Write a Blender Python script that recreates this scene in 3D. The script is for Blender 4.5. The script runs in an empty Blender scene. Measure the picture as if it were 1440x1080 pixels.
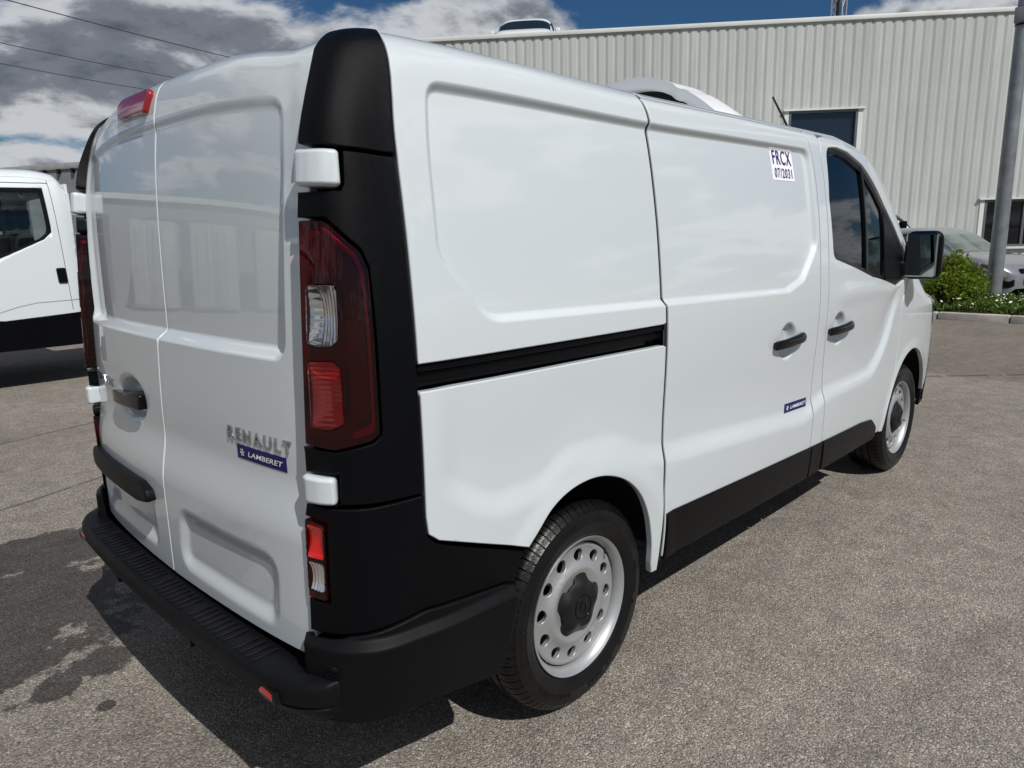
import bpy, bmesh, math, random
import numpy as np
from mathutils import Matrix, Vector
from mathutils.geometry import delaunay_2d_cdt
R = math.radians
random.seed(4)
rng = np.random.default_rng(4)
SC = bpy.context.scene
COL = SC.collection

# ------------------------------------------------------------------ camera
cam_d = bpy.data.cameras.new('camera')
cam = bpy.data.objects.new('camera', cam_d); COL.objects.link(cam)
cam_d.sensor_fit = 'HORIZONTAL'; cam_d.sensor_width = 36.0
CAMX = [-0.65216, -2.21125, 1.46744, 0.77307, -0.20097, -0.02132, 1012.88377]
cam_d.lens = CAMX[6] / 1440 * 36.0
cam_d.clip_start = .05; cam_d.clip_end = 3000
def cam_axes(yaw, pitch, roll):
    f = np.array([math.cos(pitch) * math.cos(yaw), math.cos(pitch) * math.sin(yaw), math.sin(pitch)])
    r = np.array([math.sin(yaw), -math.cos(yaw), 0.]); u = np.cross(r, f)
    c, s = math.cos(roll), math.sin(roll)
    return c * r + s * u, -s * r + c * u, f
_r, _u, _f = cam_axes(*CAMX[3:6])
cam.matrix_world = Matrix(((_r[0], _u[0], -_f[0], CAMX[0]), (_r[1], _u[1], -_f[1], CAMX[1]), (_r[2], _u[2], -_f[2], CAMX[2]), (0, 0, 0, 1)))
SC.camera = cam

# ------------------------------------------------------------------ sun and sky
SUN_FROM = Vector((-.17, -.84, 1.0)).normalized()
SUN_EL = math.asin(SUN_FROM.z)
sun_d = bpy.data.lights.new('sun', 'SUN'); sun_d.energy = 5.0; sun_d.angle = R(.53); sun_d.color = (1, .968, .92)
sun = bpy.data.objects.new('sun', sun_d); COL.objects.link(sun)
sun.rotation_euler = SUN_FROM.to_track_quat('Z', 'Y').to_euler()
sun.location = (-3, -12, 14)

world = bpy.data.worlds.new('World'); SC.world = world; world.use_nodes = True
nt = world.node_tree; nt.nodes.clear()
def wn(t, **k):
    n = nt.nodes.new(t)
    for a, b in k.items(): setattr(n, a, b)
    return n
def wl(a, b): nt.links.new(a, b)
def wmath(op, a, b=None, clamp=False):
    n = wn('ShaderNodeMath', operation=op, use_clamp=clamp)
    for i, q in enumerate((a, b)):
        if q is None: continue
        if isinstance(q, (int, float)): n.inputs[i].default_value = q
        else: wl(q, n.inputs[i])
    return n.outputs[0]
SKY = .046
out = wn('ShaderNodeOutputWorld'); bg = wn('ShaderNodeBackground'); bg.inputs['Strength'].default_value = SKY
sky = wn('ShaderNodeTexSky', sky_type='NISHITA'); sky.sun_disc = False
sky.sun_elevation = SUN_EL; sky.sun_rotation = math.atan2(SUN_FROM.x, SUN_FROM.y)
sky.air_density = 1.0; sky.dust_density = .35; sky.ozone_density = 2.4; sky.altitude = 150
hsv = wn('ShaderNodeHueSaturation'); hsv.inputs['Saturation'].default_value = 1.18; hsv.inputs['Value'].default_value = 1.0
wl(sky.outputs[0], hsv.inputs['Color'])
clr = wn('ShaderNodeMixRGB', blend_type='MULTIPLY'); clr.inputs[0].default_value = 1.; clr.inputs[2].default_value = (.60, .86, 1.06, 1); wl(hsv.outputs[0], clr.inputs[1])      # clear deep-blue air
geo = wn('ShaderNodeTexCoord')
sep = wn('ShaderNodeSeparateXYZ'); wl(geo.outputs['Generated'], sep.inputs[0])
zz = wmath('MAXIMUM', sep.outputs[2], 0.0)
den = wmath('ADD', zz, .30)
px_ = wmath('DIVIDE', sep.outputs[0], den); py_ = wmath('DIVIDE', sep.outputs[1], den)
cmb = wn('ShaderNodeCombineXYZ'); wl(px_, cmb.inputs[0]); wl(py_, cmb.inputs[1]); wl(wmath('MULTIPLY', zz, 1.2), cmb.inputs[2])
def wnoise(scale, detail, off, rough=.55, dist=.0):
    mp = wn('ShaderNodeMapping'); mp.inputs['Location'].default_value = off; wl(cmb.outputs[0], mp.inputs[0])
    n = wn('ShaderNodeTexNoise'); n.inputs['Scale'].default_value = scale; n.inputs['Detail'].default_value = detail
    n.inputs['Roughness'].default_value = rough; n.inputs['Distortion'].default_value = dist
    wl(mp.outputs[0], n.inputs['Vector']); return n.outputs['Fac']
def wramp(fac, stops):
    r = wn('ShaderNodeValToRGB'); el = r.color_ramp.elements
    while len(el) < len(stops): el.new(.5)
    for e, (p, c) in zip(el, stops): e.position = p; e.color = (*c, 1)
    r.color_ramp.interpolation = 'EASE'
    wl(fac, r.inputs[0]); return r.outputs[0]
CLOFF = (14.62, 4.25, 4.7)
big = wnoise(.62, 2, CLOFF)
det = wnoise(2.3, 9, (1.3, 7.7, 2.2), .58, .25)
dens = wmath('ADD', wmath('MULTIPLY', big, .95), wmath('MULTIPLY', det, .62))
cover = wramp(dens, [(.76, (0, 0, 0)), (.835, (1, 1, 1))])
shade = wnoise(3.1, 7, (4.2, 1.1, .4), .6, .3)
sh2 = wmath('SUBTRACT', wmath('ADD', wmath('MULTIPLY', shade, 1.1), .42), wmath('MULTIPLY', wmath('SUBTRACT', dens, .78), 2.2))
K = 1 / SKY
cloudc = wramp(sh2, [(.42, (.092, .110, .148)), (.66, (.20, .22, .262)), (.88, (.62, .645, .68))])
sc_ = wn('ShaderNodeVectorMath', operation='SCALE'); sc_.inputs['Scale'].default_value = K; wl(cloudc, sc_.inputs[0])
mix = wn('ShaderNodeMixRGB'); wl(cover, mix.inputs[0]); wl(clr.outputs[0], mix.inputs[1]); wl(sc_.outputs[0], mix.inputs[2])
wl(mix.outputs[0], bg.inputs['Color']); wl(bg.outputs[0], out.inputs[0])

SC.render.engine = 'CYCLES'
vs = SC.view_settings; vs.view_transform = 'Standard'; vs.look = 'None'; vs.exposure = -0.18; vs.gamma = 1; vs.use_curve_mapping = False
SC.cycles.max_bounces = 10; SC.cycles.transparent_max_bounces = 16

# ------------------------------------------------------------------ materials
def mat(name, base, rough=.5, metal=0., coat=0., spec=.5, coat_rough=.03, noise=None, bump=None, trans=0., ior=1.45, coat_ior=1.5):
    m = bpy.data.materials.new(name); m.use_nodes = True
    b = m.node_tree.nodes['Principled BSDF']
    b.inputs['Base Color'].default_value = (*base, 1); b.inputs['Roughness'].default_value = rough
    b.inputs['Metallic'].default_value = metal; b.inputs['Coat Weight'].default_value = coat
    b.inputs['Coat Roughness'].default_value = coat_rough; b.inputs['Specular IOR Level'].default_value = spec
    b.inputs['Transmission Weight'].default_value = trans; b.inputs['IOR'].default_value = ior
    b.inputs['Coat IOR'].default_value = coat_ior
    N, L = m.node_tree.nodes, m.node_tree.links
    if noise or bump: tc = N.new('ShaderNodeTexCoord')
    if noise:                       # (scale, amount, detail): base colour wanders a little
        n = N.new('ShaderNodeTexNoise'); n.inputs['Scale'].default_value = noise[0]; n.inputs['Detail'].default_value = noise[2] if len(noise) > 2 else 5
        L.new(tc.outputs['Object'], n.inputs['Vector'])
        r = N.new('ShaderNodeValToRGB'); a = noise[1]
        r.color_ramp.elements[0].position = .3; r.color_ramp.elements[1].position = .72
        r.color_ramp.elements[0].color = (*[c * (1 - a) for c in base], 1); r.color_ramp.elements[1].color = (*[min(1, c * (1 + a)) for c in base], 1)
        L.new(n.outputs['Fac'], r.inputs[0]); L.new(r.outputs[0], b.inputs['Base Color'])
    if bump:                        # (scale, strength, distance)
        n = N.new('ShaderNodeTexNoise'); n.inputs['Scale'].default_value = bump[0]; n.inputs['Detail'].default_value = 3
        L.new(tc.outputs['Object'], n.inputs['Vector'])
        bp = N.new('ShaderNodeBump'); bp.inputs['Strength'].default_value = bump[1]; bp.inputs['Distance'].default_value = bump[2]
        L.new(n.outputs['Fac'], bp.inputs['Height']); L.new(bp.outputs[0], b.inputs['Normal'])
    return m
def glassy(name, tint, rough=0., refl=.5, extra=None):
    """thin pane: tinted see-through plus mirror reflection by Fresnel"""
    m = bpy.data.materials.new(name); m.use_nodes = True; N, L = m.node_tree.nodes, m.node_tree.links; N.clear()
    o = N.new('ShaderNodeOutputMaterial'); t = N.new('ShaderNodeBsdfTransparent'); t.inputs[0].default_value = (*tint, 1)
    g = N.new('ShaderNodeBsdfGlossy'); g.inputs['Roughness'].default_value = rough; g.inputs[0].default_value = (.95, .97, 1, 1)
    f = N.new('ShaderNodeFresnel'); f.inputs['IOR'].default_value = 1 + refl
    mx = N.new('ShaderNodeMixShader'); L.new(f.outputs[0], mx.inputs[0]); L.new(t.outputs[0], mx.inputs[1]); L.new(g.outputs[0], mx.inputs[2])
    L.new(mx.outputs[0], o.inputs[0]); return m
M = {}
M['paint'] = mat('white_car_paint', (.54, .585, .61), .40, coat=1., coat_rough=.012, coat_ior=1.72, bump=(1.6, .035, .02))
M['plastic'] = mat('black_grained_plastic', (.0026, .0029, .0038), .27, spec=.11, bump=(1100, .75, .0010), noise=(3, .12))
M['plastic_low'] = mat('dark_bumper_plastic', (.0045, .0047, .0056), .44, spec=.13, bump=(700, .5, .0012), noise=(4, .2))
M['gloss'] = mat('gloss_black', (.0035, .0035, .004), .16, spec=.35)
M['dark'] = mat('dark_cavity', (.006, .006, .006), .9)
M['rubber'] = mat('tyre_rubber', (.0045, .0045, .005), .33, spec=.34, noise=(18, .35), bump=(260, .35, .002))
M['steel'] = mat('silver_wheel_steel', (.40, .41, .42), .44, metal=.6, noise=(9, .10), bump=(400, .12, .001))
M['cap'] = mat('hub_cap_plastic', (.0085, .0092, .0105), .42, spec=.28, bump=(500, .3, .001))
M['chrome'] = mat('chrome', (.50, .51, .53), .10, metal=1.)
M['reflector'] = mat('lamp_reflector', (.86, .86, .86), .12, metal=.95)
M['glass'] = glassy('tinted_glass', (.80, .92, .86))
M['windscreen'] = glassy('windscreen_glass', (.86, .95, .91))
M['redlens'] = glassy('red_lens', (.50, .005, .010), 0., .40)
M['redlens2'] = glassy('clear_red_lens', (.85, .012, .010), 0., .5)
M['clearlens'] = glassy('clear_lens', (.93, .93, .93), 0., .5)
M['redlamp'] = mat('red_reflector', (.74, .010, .008), .20, coat=1., metal=.35)
M['redhigh'] = mat('dark_red_lamp', (.26, .006, .010), .18, coat=1.)
M['navy'] = mat('navy_sticker', (.015, .014, .105), .45, spec=.2)
M['white'] = mat('white_print', (.78, .79, .80), .5)
M['sticker'] = mat('white_sticker', (.80, .80, .83), .4)
M['blueink'] = mat('blue_print', (.018, .022, .16), .45)
M['mirror'] = mat('mirror_glass', (.36, .42, .41), .01, metal=1.)
M['seat'] = mat('dark_cloth', (.02, .021, .024), .9, noise=(30, .3))
M['disc'] = mat('rusty_brake', (.05, .03, .022), .7, metal=.3)

# ------------------------------------------------------------------ object helpers
def tag(o, label=None, cat=None, group=None, kind=None):
    if label: o['label'] = label
    if cat: o['category'] = cat
    if group: o['group'] = group
    if kind: o['kind'] = kind
    return o
def empty(name, loc=(0, 0, 0), rz=0.):
    o = bpy.data.objects.new(name, None); COL.objects.link(o); o.location = loc; o.rotation_euler = (0, 0, rz); o.empty_display_size = .2
    return o
def meshobj(name, verts, faces, m, parent=None, smooth=False, normals=None):
    me = bpy.data.meshes.new(name)
    me.from_pydata([tuple(v) for v in np.asarray(verts, float).tolist()], [], [tuple(int(i) for i in f) for f in faces])
    me.validate()
    if m is not None: me.materials.append(m)
    if smooth: me.polygons.foreach_set('use_smooth', np.ones(len(me.polygons), bool))
    if normals is not None: me.normals_split_custom_set_from_vertices(np.asarray(normals, float).tolist())
    me.update()
    o = bpy.data.objects.new(name, me); COL.objects.link(o)
    if parent is not None: o.parent = parent
    return o
def bmobj(name, bm, m, parent=None, smooth=False, auto=None):
    me = bpy.data.meshes.new(name); bm.normal_update(); bm.to_mesh(me); bm.free(); me.materials.append(m)
    if smooth:
        me.polygons.foreach_set('use_smooth', np.ones(len(me.polygons), bool))
        if auto: me.set_sharp_from_angle(angle=R(auto))
    o = bpy.data.objects.new(name, me); COL.objects.link(o)
    if parent is not None: o.parent = parent
    return o
def add_box(bm, lo, hi, rot=None, bevel=0., seg=2):
    r = bmesh.ops.create_cube(bm, size=1.0); vs_ = r['verts']
    c = [(a + b) / 2 for a, b in zip(lo, hi)]; d = [b - a for a, b in zip(lo, hi)]
    for v in vs_: v.co = Vector((v.co.x * d[0], v.co.y * d[1], v.co.z * d[2]))
    if bevel > 0:
        es = list({e for v in vs_ for e in v.link_edges})
        rb = bmesh.ops.bevel(bm, geom=es, offset=bevel, segments=seg, profile=.5, affect='EDGES')
        vs_ = list({v for f in rb['faces'] for v in f.verts} | {v for v in vs_ if v.is_valid})
    for v in vs_:
        if rot is not None: v.co = rot @ v.co
        v.co += Vector(c)
    return vs_
def box(name, lo, hi, m, parent=None, bevel=0., rot=None, seg=2):
    bm = bmesh.new(); add_box(bm, lo, hi, rot, bevel, seg)
    return bmobj(name, bm, m, parent, smooth=bevel > 0, auto=40)
def add_tube(bm, pts, rad, n=10, cap=True):
    pts = [Vector(p) for p in pts]; rings = []
    rr = rad if isinstance(rad, (list, tuple)) else [rad] * len(pts)
    up = Vector((0, 0, 1)); prev = None
    for i, p in enumerate(pts):
        t = (pts[min(i + 1, len(pts) - 1)] - pts[max(i - 1, 0)]).normalized()
        if prev is None:
            a = t.cross(up); a = a if a.length > 1e-3 else t.cross(Vector((1, 0, 0)))
        else: a = prev - t * prev.dot(t)
        a.normalize(); b = t.cross(a); prev = a
        rings.append([bm.verts.new(p + rr[i] * (math.cos(2 * math.pi * k / n) * a + math.sin(2 * math.pi * k / n) * b)) for k in range(n)])
    for A, B in zip(rings, rings[1:]):
        for k in range(n): bm.faces.new((A[k], A[(k + 1) % n], B[(k + 1) % n], B[k]))
    if cap: bm.faces.new(rings[0][::-1]); bm.faces.new(rings[-1])
def tube(name, pts, rad, m, parent=None, n=10):
    bm = bmesh.new(); add_tube(bm, pts, rad, n); bmesh.ops.recalc_face_normals(bm, faces=bm.faces)
    return bmobj(name, bm, m, parent, True, 50)
def revolve(name, prof, n, m, parent=None, mod=None, auto=35, loc=(0, 0, 0), angles=None):
    """profile of (radius, y) turned about the y axis; mod(theta index, profile index) -> radius change"""
    V = []; F = []; k = len(prof)
    for i in range(n):
        a = 2 * math.pi * i / n if angles is None else angles[i]
        for j, (r, y) in enumerate(prof):
            rr = r + (mod(i, j) if mod else 0); V.append((rr * math.cos(a), y, rr * math.sin(a)))
    for i in range(n):
        for j in range(k - 1):
            F.append((i * k + j, i * k + j + 1, ((i + 1) % n) * k + j + 1, ((i + 1) % n) * k + j))
    o = meshobj(name, V, F, m, parent, True)
    bm = bmesh.new(); bm.from_mesh(o.data); bmesh.ops.remove_doubles(bm, verts=bm.verts, dist=1e-6); bmesh.ops.recalc_face_normals(bm, faces=bm.faces); bm.to_mesh(o.data); bm.free()
    o.data.set_sharp_from_angle(angle=R(auto)); o.location = loc
    return o
def copy_tree(o, parent=None):
    c = o.copy(); COL.objects.link(c); c.parent = parent
    if parent is not None and o.parent is not None: c.matrix_parent_inverse = o.matrix_parent_inverse
    for ch in list(o.children): copy_tree(ch, c)
    return c

# ---------------------------------------------------------- panels: flat outlines laid on curved surfaces
def herm(xk, yk, x):
    xk = np.asarray(xk, float); yk = np.asarray(yk, float); x = np.clip(np.asarray(x, float), xk[0], xk[-1])
    h = np.diff(xk); d = np.diff(yk) / h
    m = np.empty_like(yk); m[0] = d[0]; m[-1] = d[-1]
    with np.errstate(divide='ignore', invalid='ignore'):
        w1 = 2 * h[1:] + h[:-1]; w2 = h[1:] + 2 * h[:-1]; hm = (w1 + w2) / (w1 / d[:-1] + w2 / d[1:])
    m[1:-1] = np.where(d[:-1] * d[1:] > 0, hm, 0)
    i = np.clip(np.searchsorted(xk, x, side='right') - 1, 0, len(xk) - 2); t = (x - xk[i]) / h[i]
    return yk[i] * (1 + 2 * t) * (1 - t) ** 2 + m[i] * h[i] * t * (1 - t) ** 2 + yk[i + 1] * t * t * (3 - 2 * t) + m[i + 1] * h[i] * t * t * (t - 1)
def sst(a, b, x):
    t = np.clip((x - a) / (b - a), 0, 1); return t * t * (3 - 2 * t)
def inside(P, poly):
    x, y = P[:, 0], P[:, 1]; r = np.zeros(len(P), bool); q = np.asarray(poly)
    for (x0, y0), (x1, y1) in zip(q, np.roll(q, -1, 0)):
        c = (y0 > y) != (y1 > y)
        with np.errstate(divide='ignore', invalid='ignore'): r ^= c & (x < (x1 - x0) * (y - y0) / (y1 - y0) + x0)
    return r
def segdist(P, poly):
    q = np.asarray(poly, float); best = np.full(len(P), 1e9)
    for a, b in zip(q, np.roll(q, -1, 0)):
        ab = b - a; L = ab @ ab
        if L < 1e-14: continue
        t = np.clip(((P - a) @ ab) / L, 0, 1); d = np.linalg.norm(P - a - t[:, None] * ab, axis=1); best = np.minimum(best, d)
    return best
def sdf(P, poly):
    d = segdist(P, poly); return np.where(inside(P, poly), -d, d)
def fillet(poly, rad, n=6):
    q = [np.array(p, float) for p in poly]; out_ = []; k = len(q)
    for i in range(k):
        r = rad[i] if isinstance(rad, (list, tuple)) else rad
        a, b, c = q[i - 1], q[i], q[(i + 1) % k]; u = a - b; w = c - b; lu, lw = np.linalg.norm(u), np.linalg.norm(w)
        if r <= 0: out_.append(b); continue
        u /= lu; w /= lw; co = np.clip(u @ w, -1, 1)
        if co < -.995: out_.append(b); continue
        ang = math.acos(co); t = min(r / math.tan(ang / 2), .48 * lu, .48 * lw); p0 = b + u * t; p1 = b + w * t
        for s in np.linspace(0, 1, n + 1): out_.append((1 - s) ** 2 * p0 + 2 * s * (1 - s) * b + s * s * p1)
    return np.array(out_)
def contours(poly, offs, res=.009):
    """closed polylines parallel to an outline, as extra sheet vertices along pressed edges"""
    q = densify(poly, res); q = q if area(q) > 0 else q[::-1]; e = np.roll(q, -1, 0) - np.roll(q, 1, 0); e /= np.linalg.norm(e, axis=1)[:, None] + 1e-12
    n = np.stack([e[:, 1], -e[:, 0]], 1); out_ = []
    for o in offs:
        P = q + n * o; out_.append(P[np.abs(sdf(P, poly) - o) < .002])
    return out_
def ellipse(c, rx, ry, n=28, a0=0.):
    a = np.linspace(0, 2 * math.pi, n, endpoint=False) + a0
    return np.stack([c[0] + rx * np.cos(a), c[1] + ry * np.sin(a)], 1)
def rect(s0, s1, v0, v1, r=0.): return fillet([(s0, v0), (s1, v0), (s1, v1), (s0, v1)], r) if r else np.array([(s0, v0), (s1, v0), (s1, v1), (s0, v1)], float)
def densify(poly, res):
    o = []
    q = np.asarray(poly, float)
    for a, b in zip(q, np.roll(q, -1, 0)):
        L = np.linalg.norm(b - a)
        if L < 1e-7: continue
        n = max(1, int(math.ceil(L / res)))
        for t in range(n): o.append(a + (b - a) * t / n)
    return np.array(o)
def area(q): return .5 * np.sum(q[:, 0] * np.roll(q[:, 1], -1) - np.roll(q[:, 0], -1) * q[:, 1])
def panel(name, surf, outline, m, parent=None, holes=(), disp=None, res=.012, roll=.004, depth=.018, off=0., grid=None, h=6e-4, guides=()):
    """sheet cut to an outline in (s, v), laid on surf(s, v) + normal * (disp + off), with rolled edges and a returned flange"""
    def base(S, V): return surf(S, V)
    def nrm(S, V):
        n = np.cross(base(S + h, V) - base(S - h, V), base(S, V + h) - base(S, V - h)); return n / (np.linalg.norm(n, axis=-1)[..., None] + 1e-15)
    def full(S, V):
        P = base(S, V)
        d = off + (disp(S, V) if disp is not None else 0)
        return P + nrm(S, V) * np.broadcast_to(np.asarray(d, float), S.shape)[..., None]
    def fnrm(S, V):
        n = np.cross(full(S + h, V) - full(S - h, V), full(S, V + h) - full(S, V - h)); return n / (np.linalg.norm(n, axis=-1)[..., None] + 1e-15)
    loops = []
    for k, lp in enumerate([outline] + list(holes)):
        q = densify(lp, res)
        if area(q) < 0: q = q[::-1]
        e = np.roll(q, -1, 0) - q; e /= np.linalg.norm(e, axis=1)[:, None] + 1e-12
        nl = np.stack([-e[:, 1], e[:, 0]], 1); nv = nl + np.roll(nl, 1, 0); nv /= np.linalg.norm(nv, axis=1)[:, None] + 1e-12
        if k: nv = -nv
        loops.append((q, nv))                      # nv points into the sheet
    pts = []; dd = []; od = []; edges = []; i0 = 0
    for q, nv in loops:
        n = len(q); pts.append(q); dd.append(np.zeros(n)); od.append(-nv)
        edges += [(i0 + i, i0 + (i + 1) % n) for i in range(n)]; i0 += n
    if roll > 0:
        for f in (.3, .65, 1.):
            for q, nv in loops:
                p = q + nv * roll * f; ok = inside(p, loops[0][0]); 
                for hq, _ in loops[1:]: ok &= ~inside(p, hq)
                pts.append(p[ok]); dd.append(np.full(ok.sum(), roll * f)); od.append(-nv[ok])
    lo = loops[0][0].min(0); hi = loops[0][0].max(0); g = grid or res
    gx, gy = np.meshgrid(np.arange(lo[0] + g * .5, hi[0], g), np.arange(lo[1] + g * .5, hi[1], g), indexing='ij')
    G = np.stack([gx.ravel(), gy.ravel()], 1); ok = inside(G, loops[0][0]); G = G[ok]
    dmin = np.full(len(G), 1e9)
    for k, (q, _) in enumerate(loops):
        if k and len(G): 
            keep = ~inside(G, q); G = G[keep]; dmin = dmin[keep]
        dmin = np.minimum(dmin, segdist(G, q)) if len(G) else dmin
    keep = dmin > roll * 1.0 + g * .35; G = G[keep]
    if len(guides):
        Q = np.vstack(guides); ok = inside(Q, loops[0][0]); Q = Q[ok]; dm = np.full(len(Q), 1e9)
        for k, (q, _) in enumerate(loops):
            if k: keep = ~inside(Q, q); Q = Q[keep]; dm = dm[keep]
            dm = np.minimum(dm, segdist(Q, q))
        Q = Q[dm > roll * 1.3 + .002]
        if len(Q):
            cell = set(map(tuple, np.floor(Q / (g * .9)).astype(int).tolist())); keep = np.array([t not in cell for t in map(tuple, np.floor(G / (g * .9)).astype(int).tolist())], bool) if len(G) else np.zeros(0, bool)
            G = np.vstack([G[keep], Q])
    pts.append(G); dd.append(np.full(len(G), 1.)); od.append(np.zeros((len(G), 2)))
    A = np.vstack(pts); D = np.concatenate(dd); O = np.vstack(od)
    r = delaunay_2d_cdt([Vector(p) for p in A.tolist()], edges, [], 0, 1e-7)
    v2 = np.array([tuple(v) for v in r[0]]); fc = [f for f in r[2]]
    orig = r[3]; D2 = np.ones(len(v2)); O2 = np.zeros((len(v2), 2))
    for i, oo in enumerate(orig):
        if oo: D2[i] = D[oo[0]]; O2[i] = O[oo[0]]
    tri = np.array([f if len(f) == 3 else f[:3] for f in fc])
    cen = v2[tri].mean(1); ok = inside(cen, loops[0][0])
    for q, _ in loops[1:]: ok &= ~inside(cen, q)
    tri = tri[ok]
    S, V = v2[:, 0], v2[:, 1]
    P = full(S, V); N = fnrm(S, V)
    if roll > 0:
        t = np.clip(1 - D2 / roll, 0, 1); drop = roll * (1 - np.sqrt(np.clip(1 - t * t, 0, 1)))
        ds = (full(S + h, V) - full(S - h, V)) / (2 * h); dv = (full(S, V + h) - full(S, V - h)) / (2 * h)
        T = ds * O2[:, :1] + dv * O2[:, 1:]; T /= np.linalg.norm(T, axis=1)[:, None] + 1e-12
        P = P - N * drop[:, None]; a = t * R(78); hasT = (np.abs(O2).sum(1) > 0)[:, None]
        N2 = np.where(hasT, N * np.cos(a)[:, None] + T * np.sin(a)[:, None], N)
    else: N2 = N
    verts = [P]; norms = [N2]; faces = [tri]; base_i = len(P)
    if depth > 0:
        for q, nv in loops:
            S, V = q[:, 0], q[:, 1]; n = len(q)
            p = full(S, V); nn = fnrm(S, V); p = p - nn * roll
            ds = (full(S + h, V) - full(S - h, V)) / (2 * h); dv = (full(S, V + h) - full(S, V - h)) / (2 * h)
            T = -(ds * nv[:, :1] + dv * nv[:, 1:]); T /= np.linalg.norm(T, axis=1)[:, None] + 1e-12
            verts += [p, p - nn * depth]; norms += [T, T]
            i = np.arange(n); j = (i + 1) % n
            if nv is loops[0][1]: f = np.stack([base_i + i, base_i + n + i, base_i + n + j, base_i + j], 1)
            else: f = np.stack([base_i + i, base_i + j, base_i + n + j, base_i + n + i], 1)
            faces.append(np.vstack([f[:, [0, 1, 2]], f[:, [0, 2, 3]]])); base_i += 2 * n
    return meshobj(name, np.vstack(verts), np.vstack(faces), m, parent, True, np.vstack(norms))
_txt = {}
def text_mesh(s, size=1., shear=0., bold=0., extrude=.0, bevel=0., squeeze=1., spacing=1.):
    c = bpy.data.curves.new('letters', 'FONT'); c.body = s; c.size = size; c.shear = shear; c.offset = bold; c.extrude = extrude; c.bevel_depth = bevel; c.bevel_resolution = 1
    c.align_x = 'CENTER'; c.align_y = 'CENTER'; c.space_character = spacing; c.resolution_u = 3
    o = bpy.data.objects.new('letters', c); COL.objects.link(o)
    dg = bpy.context.evaluated_depsgraph_get(); me = bpy.data.meshes.new_from_object(o.evaluated_get(dg))
    V = np.array([v.co[:] for v in me.vertices]); F = [tuple(p.vertices) for p in me.polygons]
    bpy.data.objects.remove(o); bpy.data.meshes.remove(me)
    w0, w1 = V[:, 0].min(), V[:, 0].max(); h0, h1 = V[:, 1].min(), V[:, 1].max()
    V[:, 0] -= (w0 + w1) / 2; V[:, 1] -= (h0 + h1) / 2
    return V, F, w1 - w0, h1 - h0
def lettering(name, s, surf, c, width, height, m, parent, disp=None, off=.001, shear=0., bold=0., thick=0., rot=0., spacing=1.):
    V, F, w, h_ = text_mesh(s, 1., shear, bold, .5 if thick else 0., 0., spacing=spacing)
    x = V[:, 0] / w * width; y = V[:, 1] / h_ * height; z = (V[:, 2] + .5) * thick if thick else 0 * x
    X = c[0] + x * math.cos(rot) - y * math.sin(rot); Y = c[1] + x * math.sin(rot) + y * math.cos(rot); e = 1e-3
    P = surf(X, Y); n = np.cross(surf(X + e, Y) - surf(X - e, Y), surf(X, Y + e) - surf(X, Y - e)); n /= np.linalg.norm(n, axis=1)[:, None]
    d = off + z + (disp(X, Y) if disp is not None else 0)
    return meshobj(name, P + n * d[:, None], F, m, parent)

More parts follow.
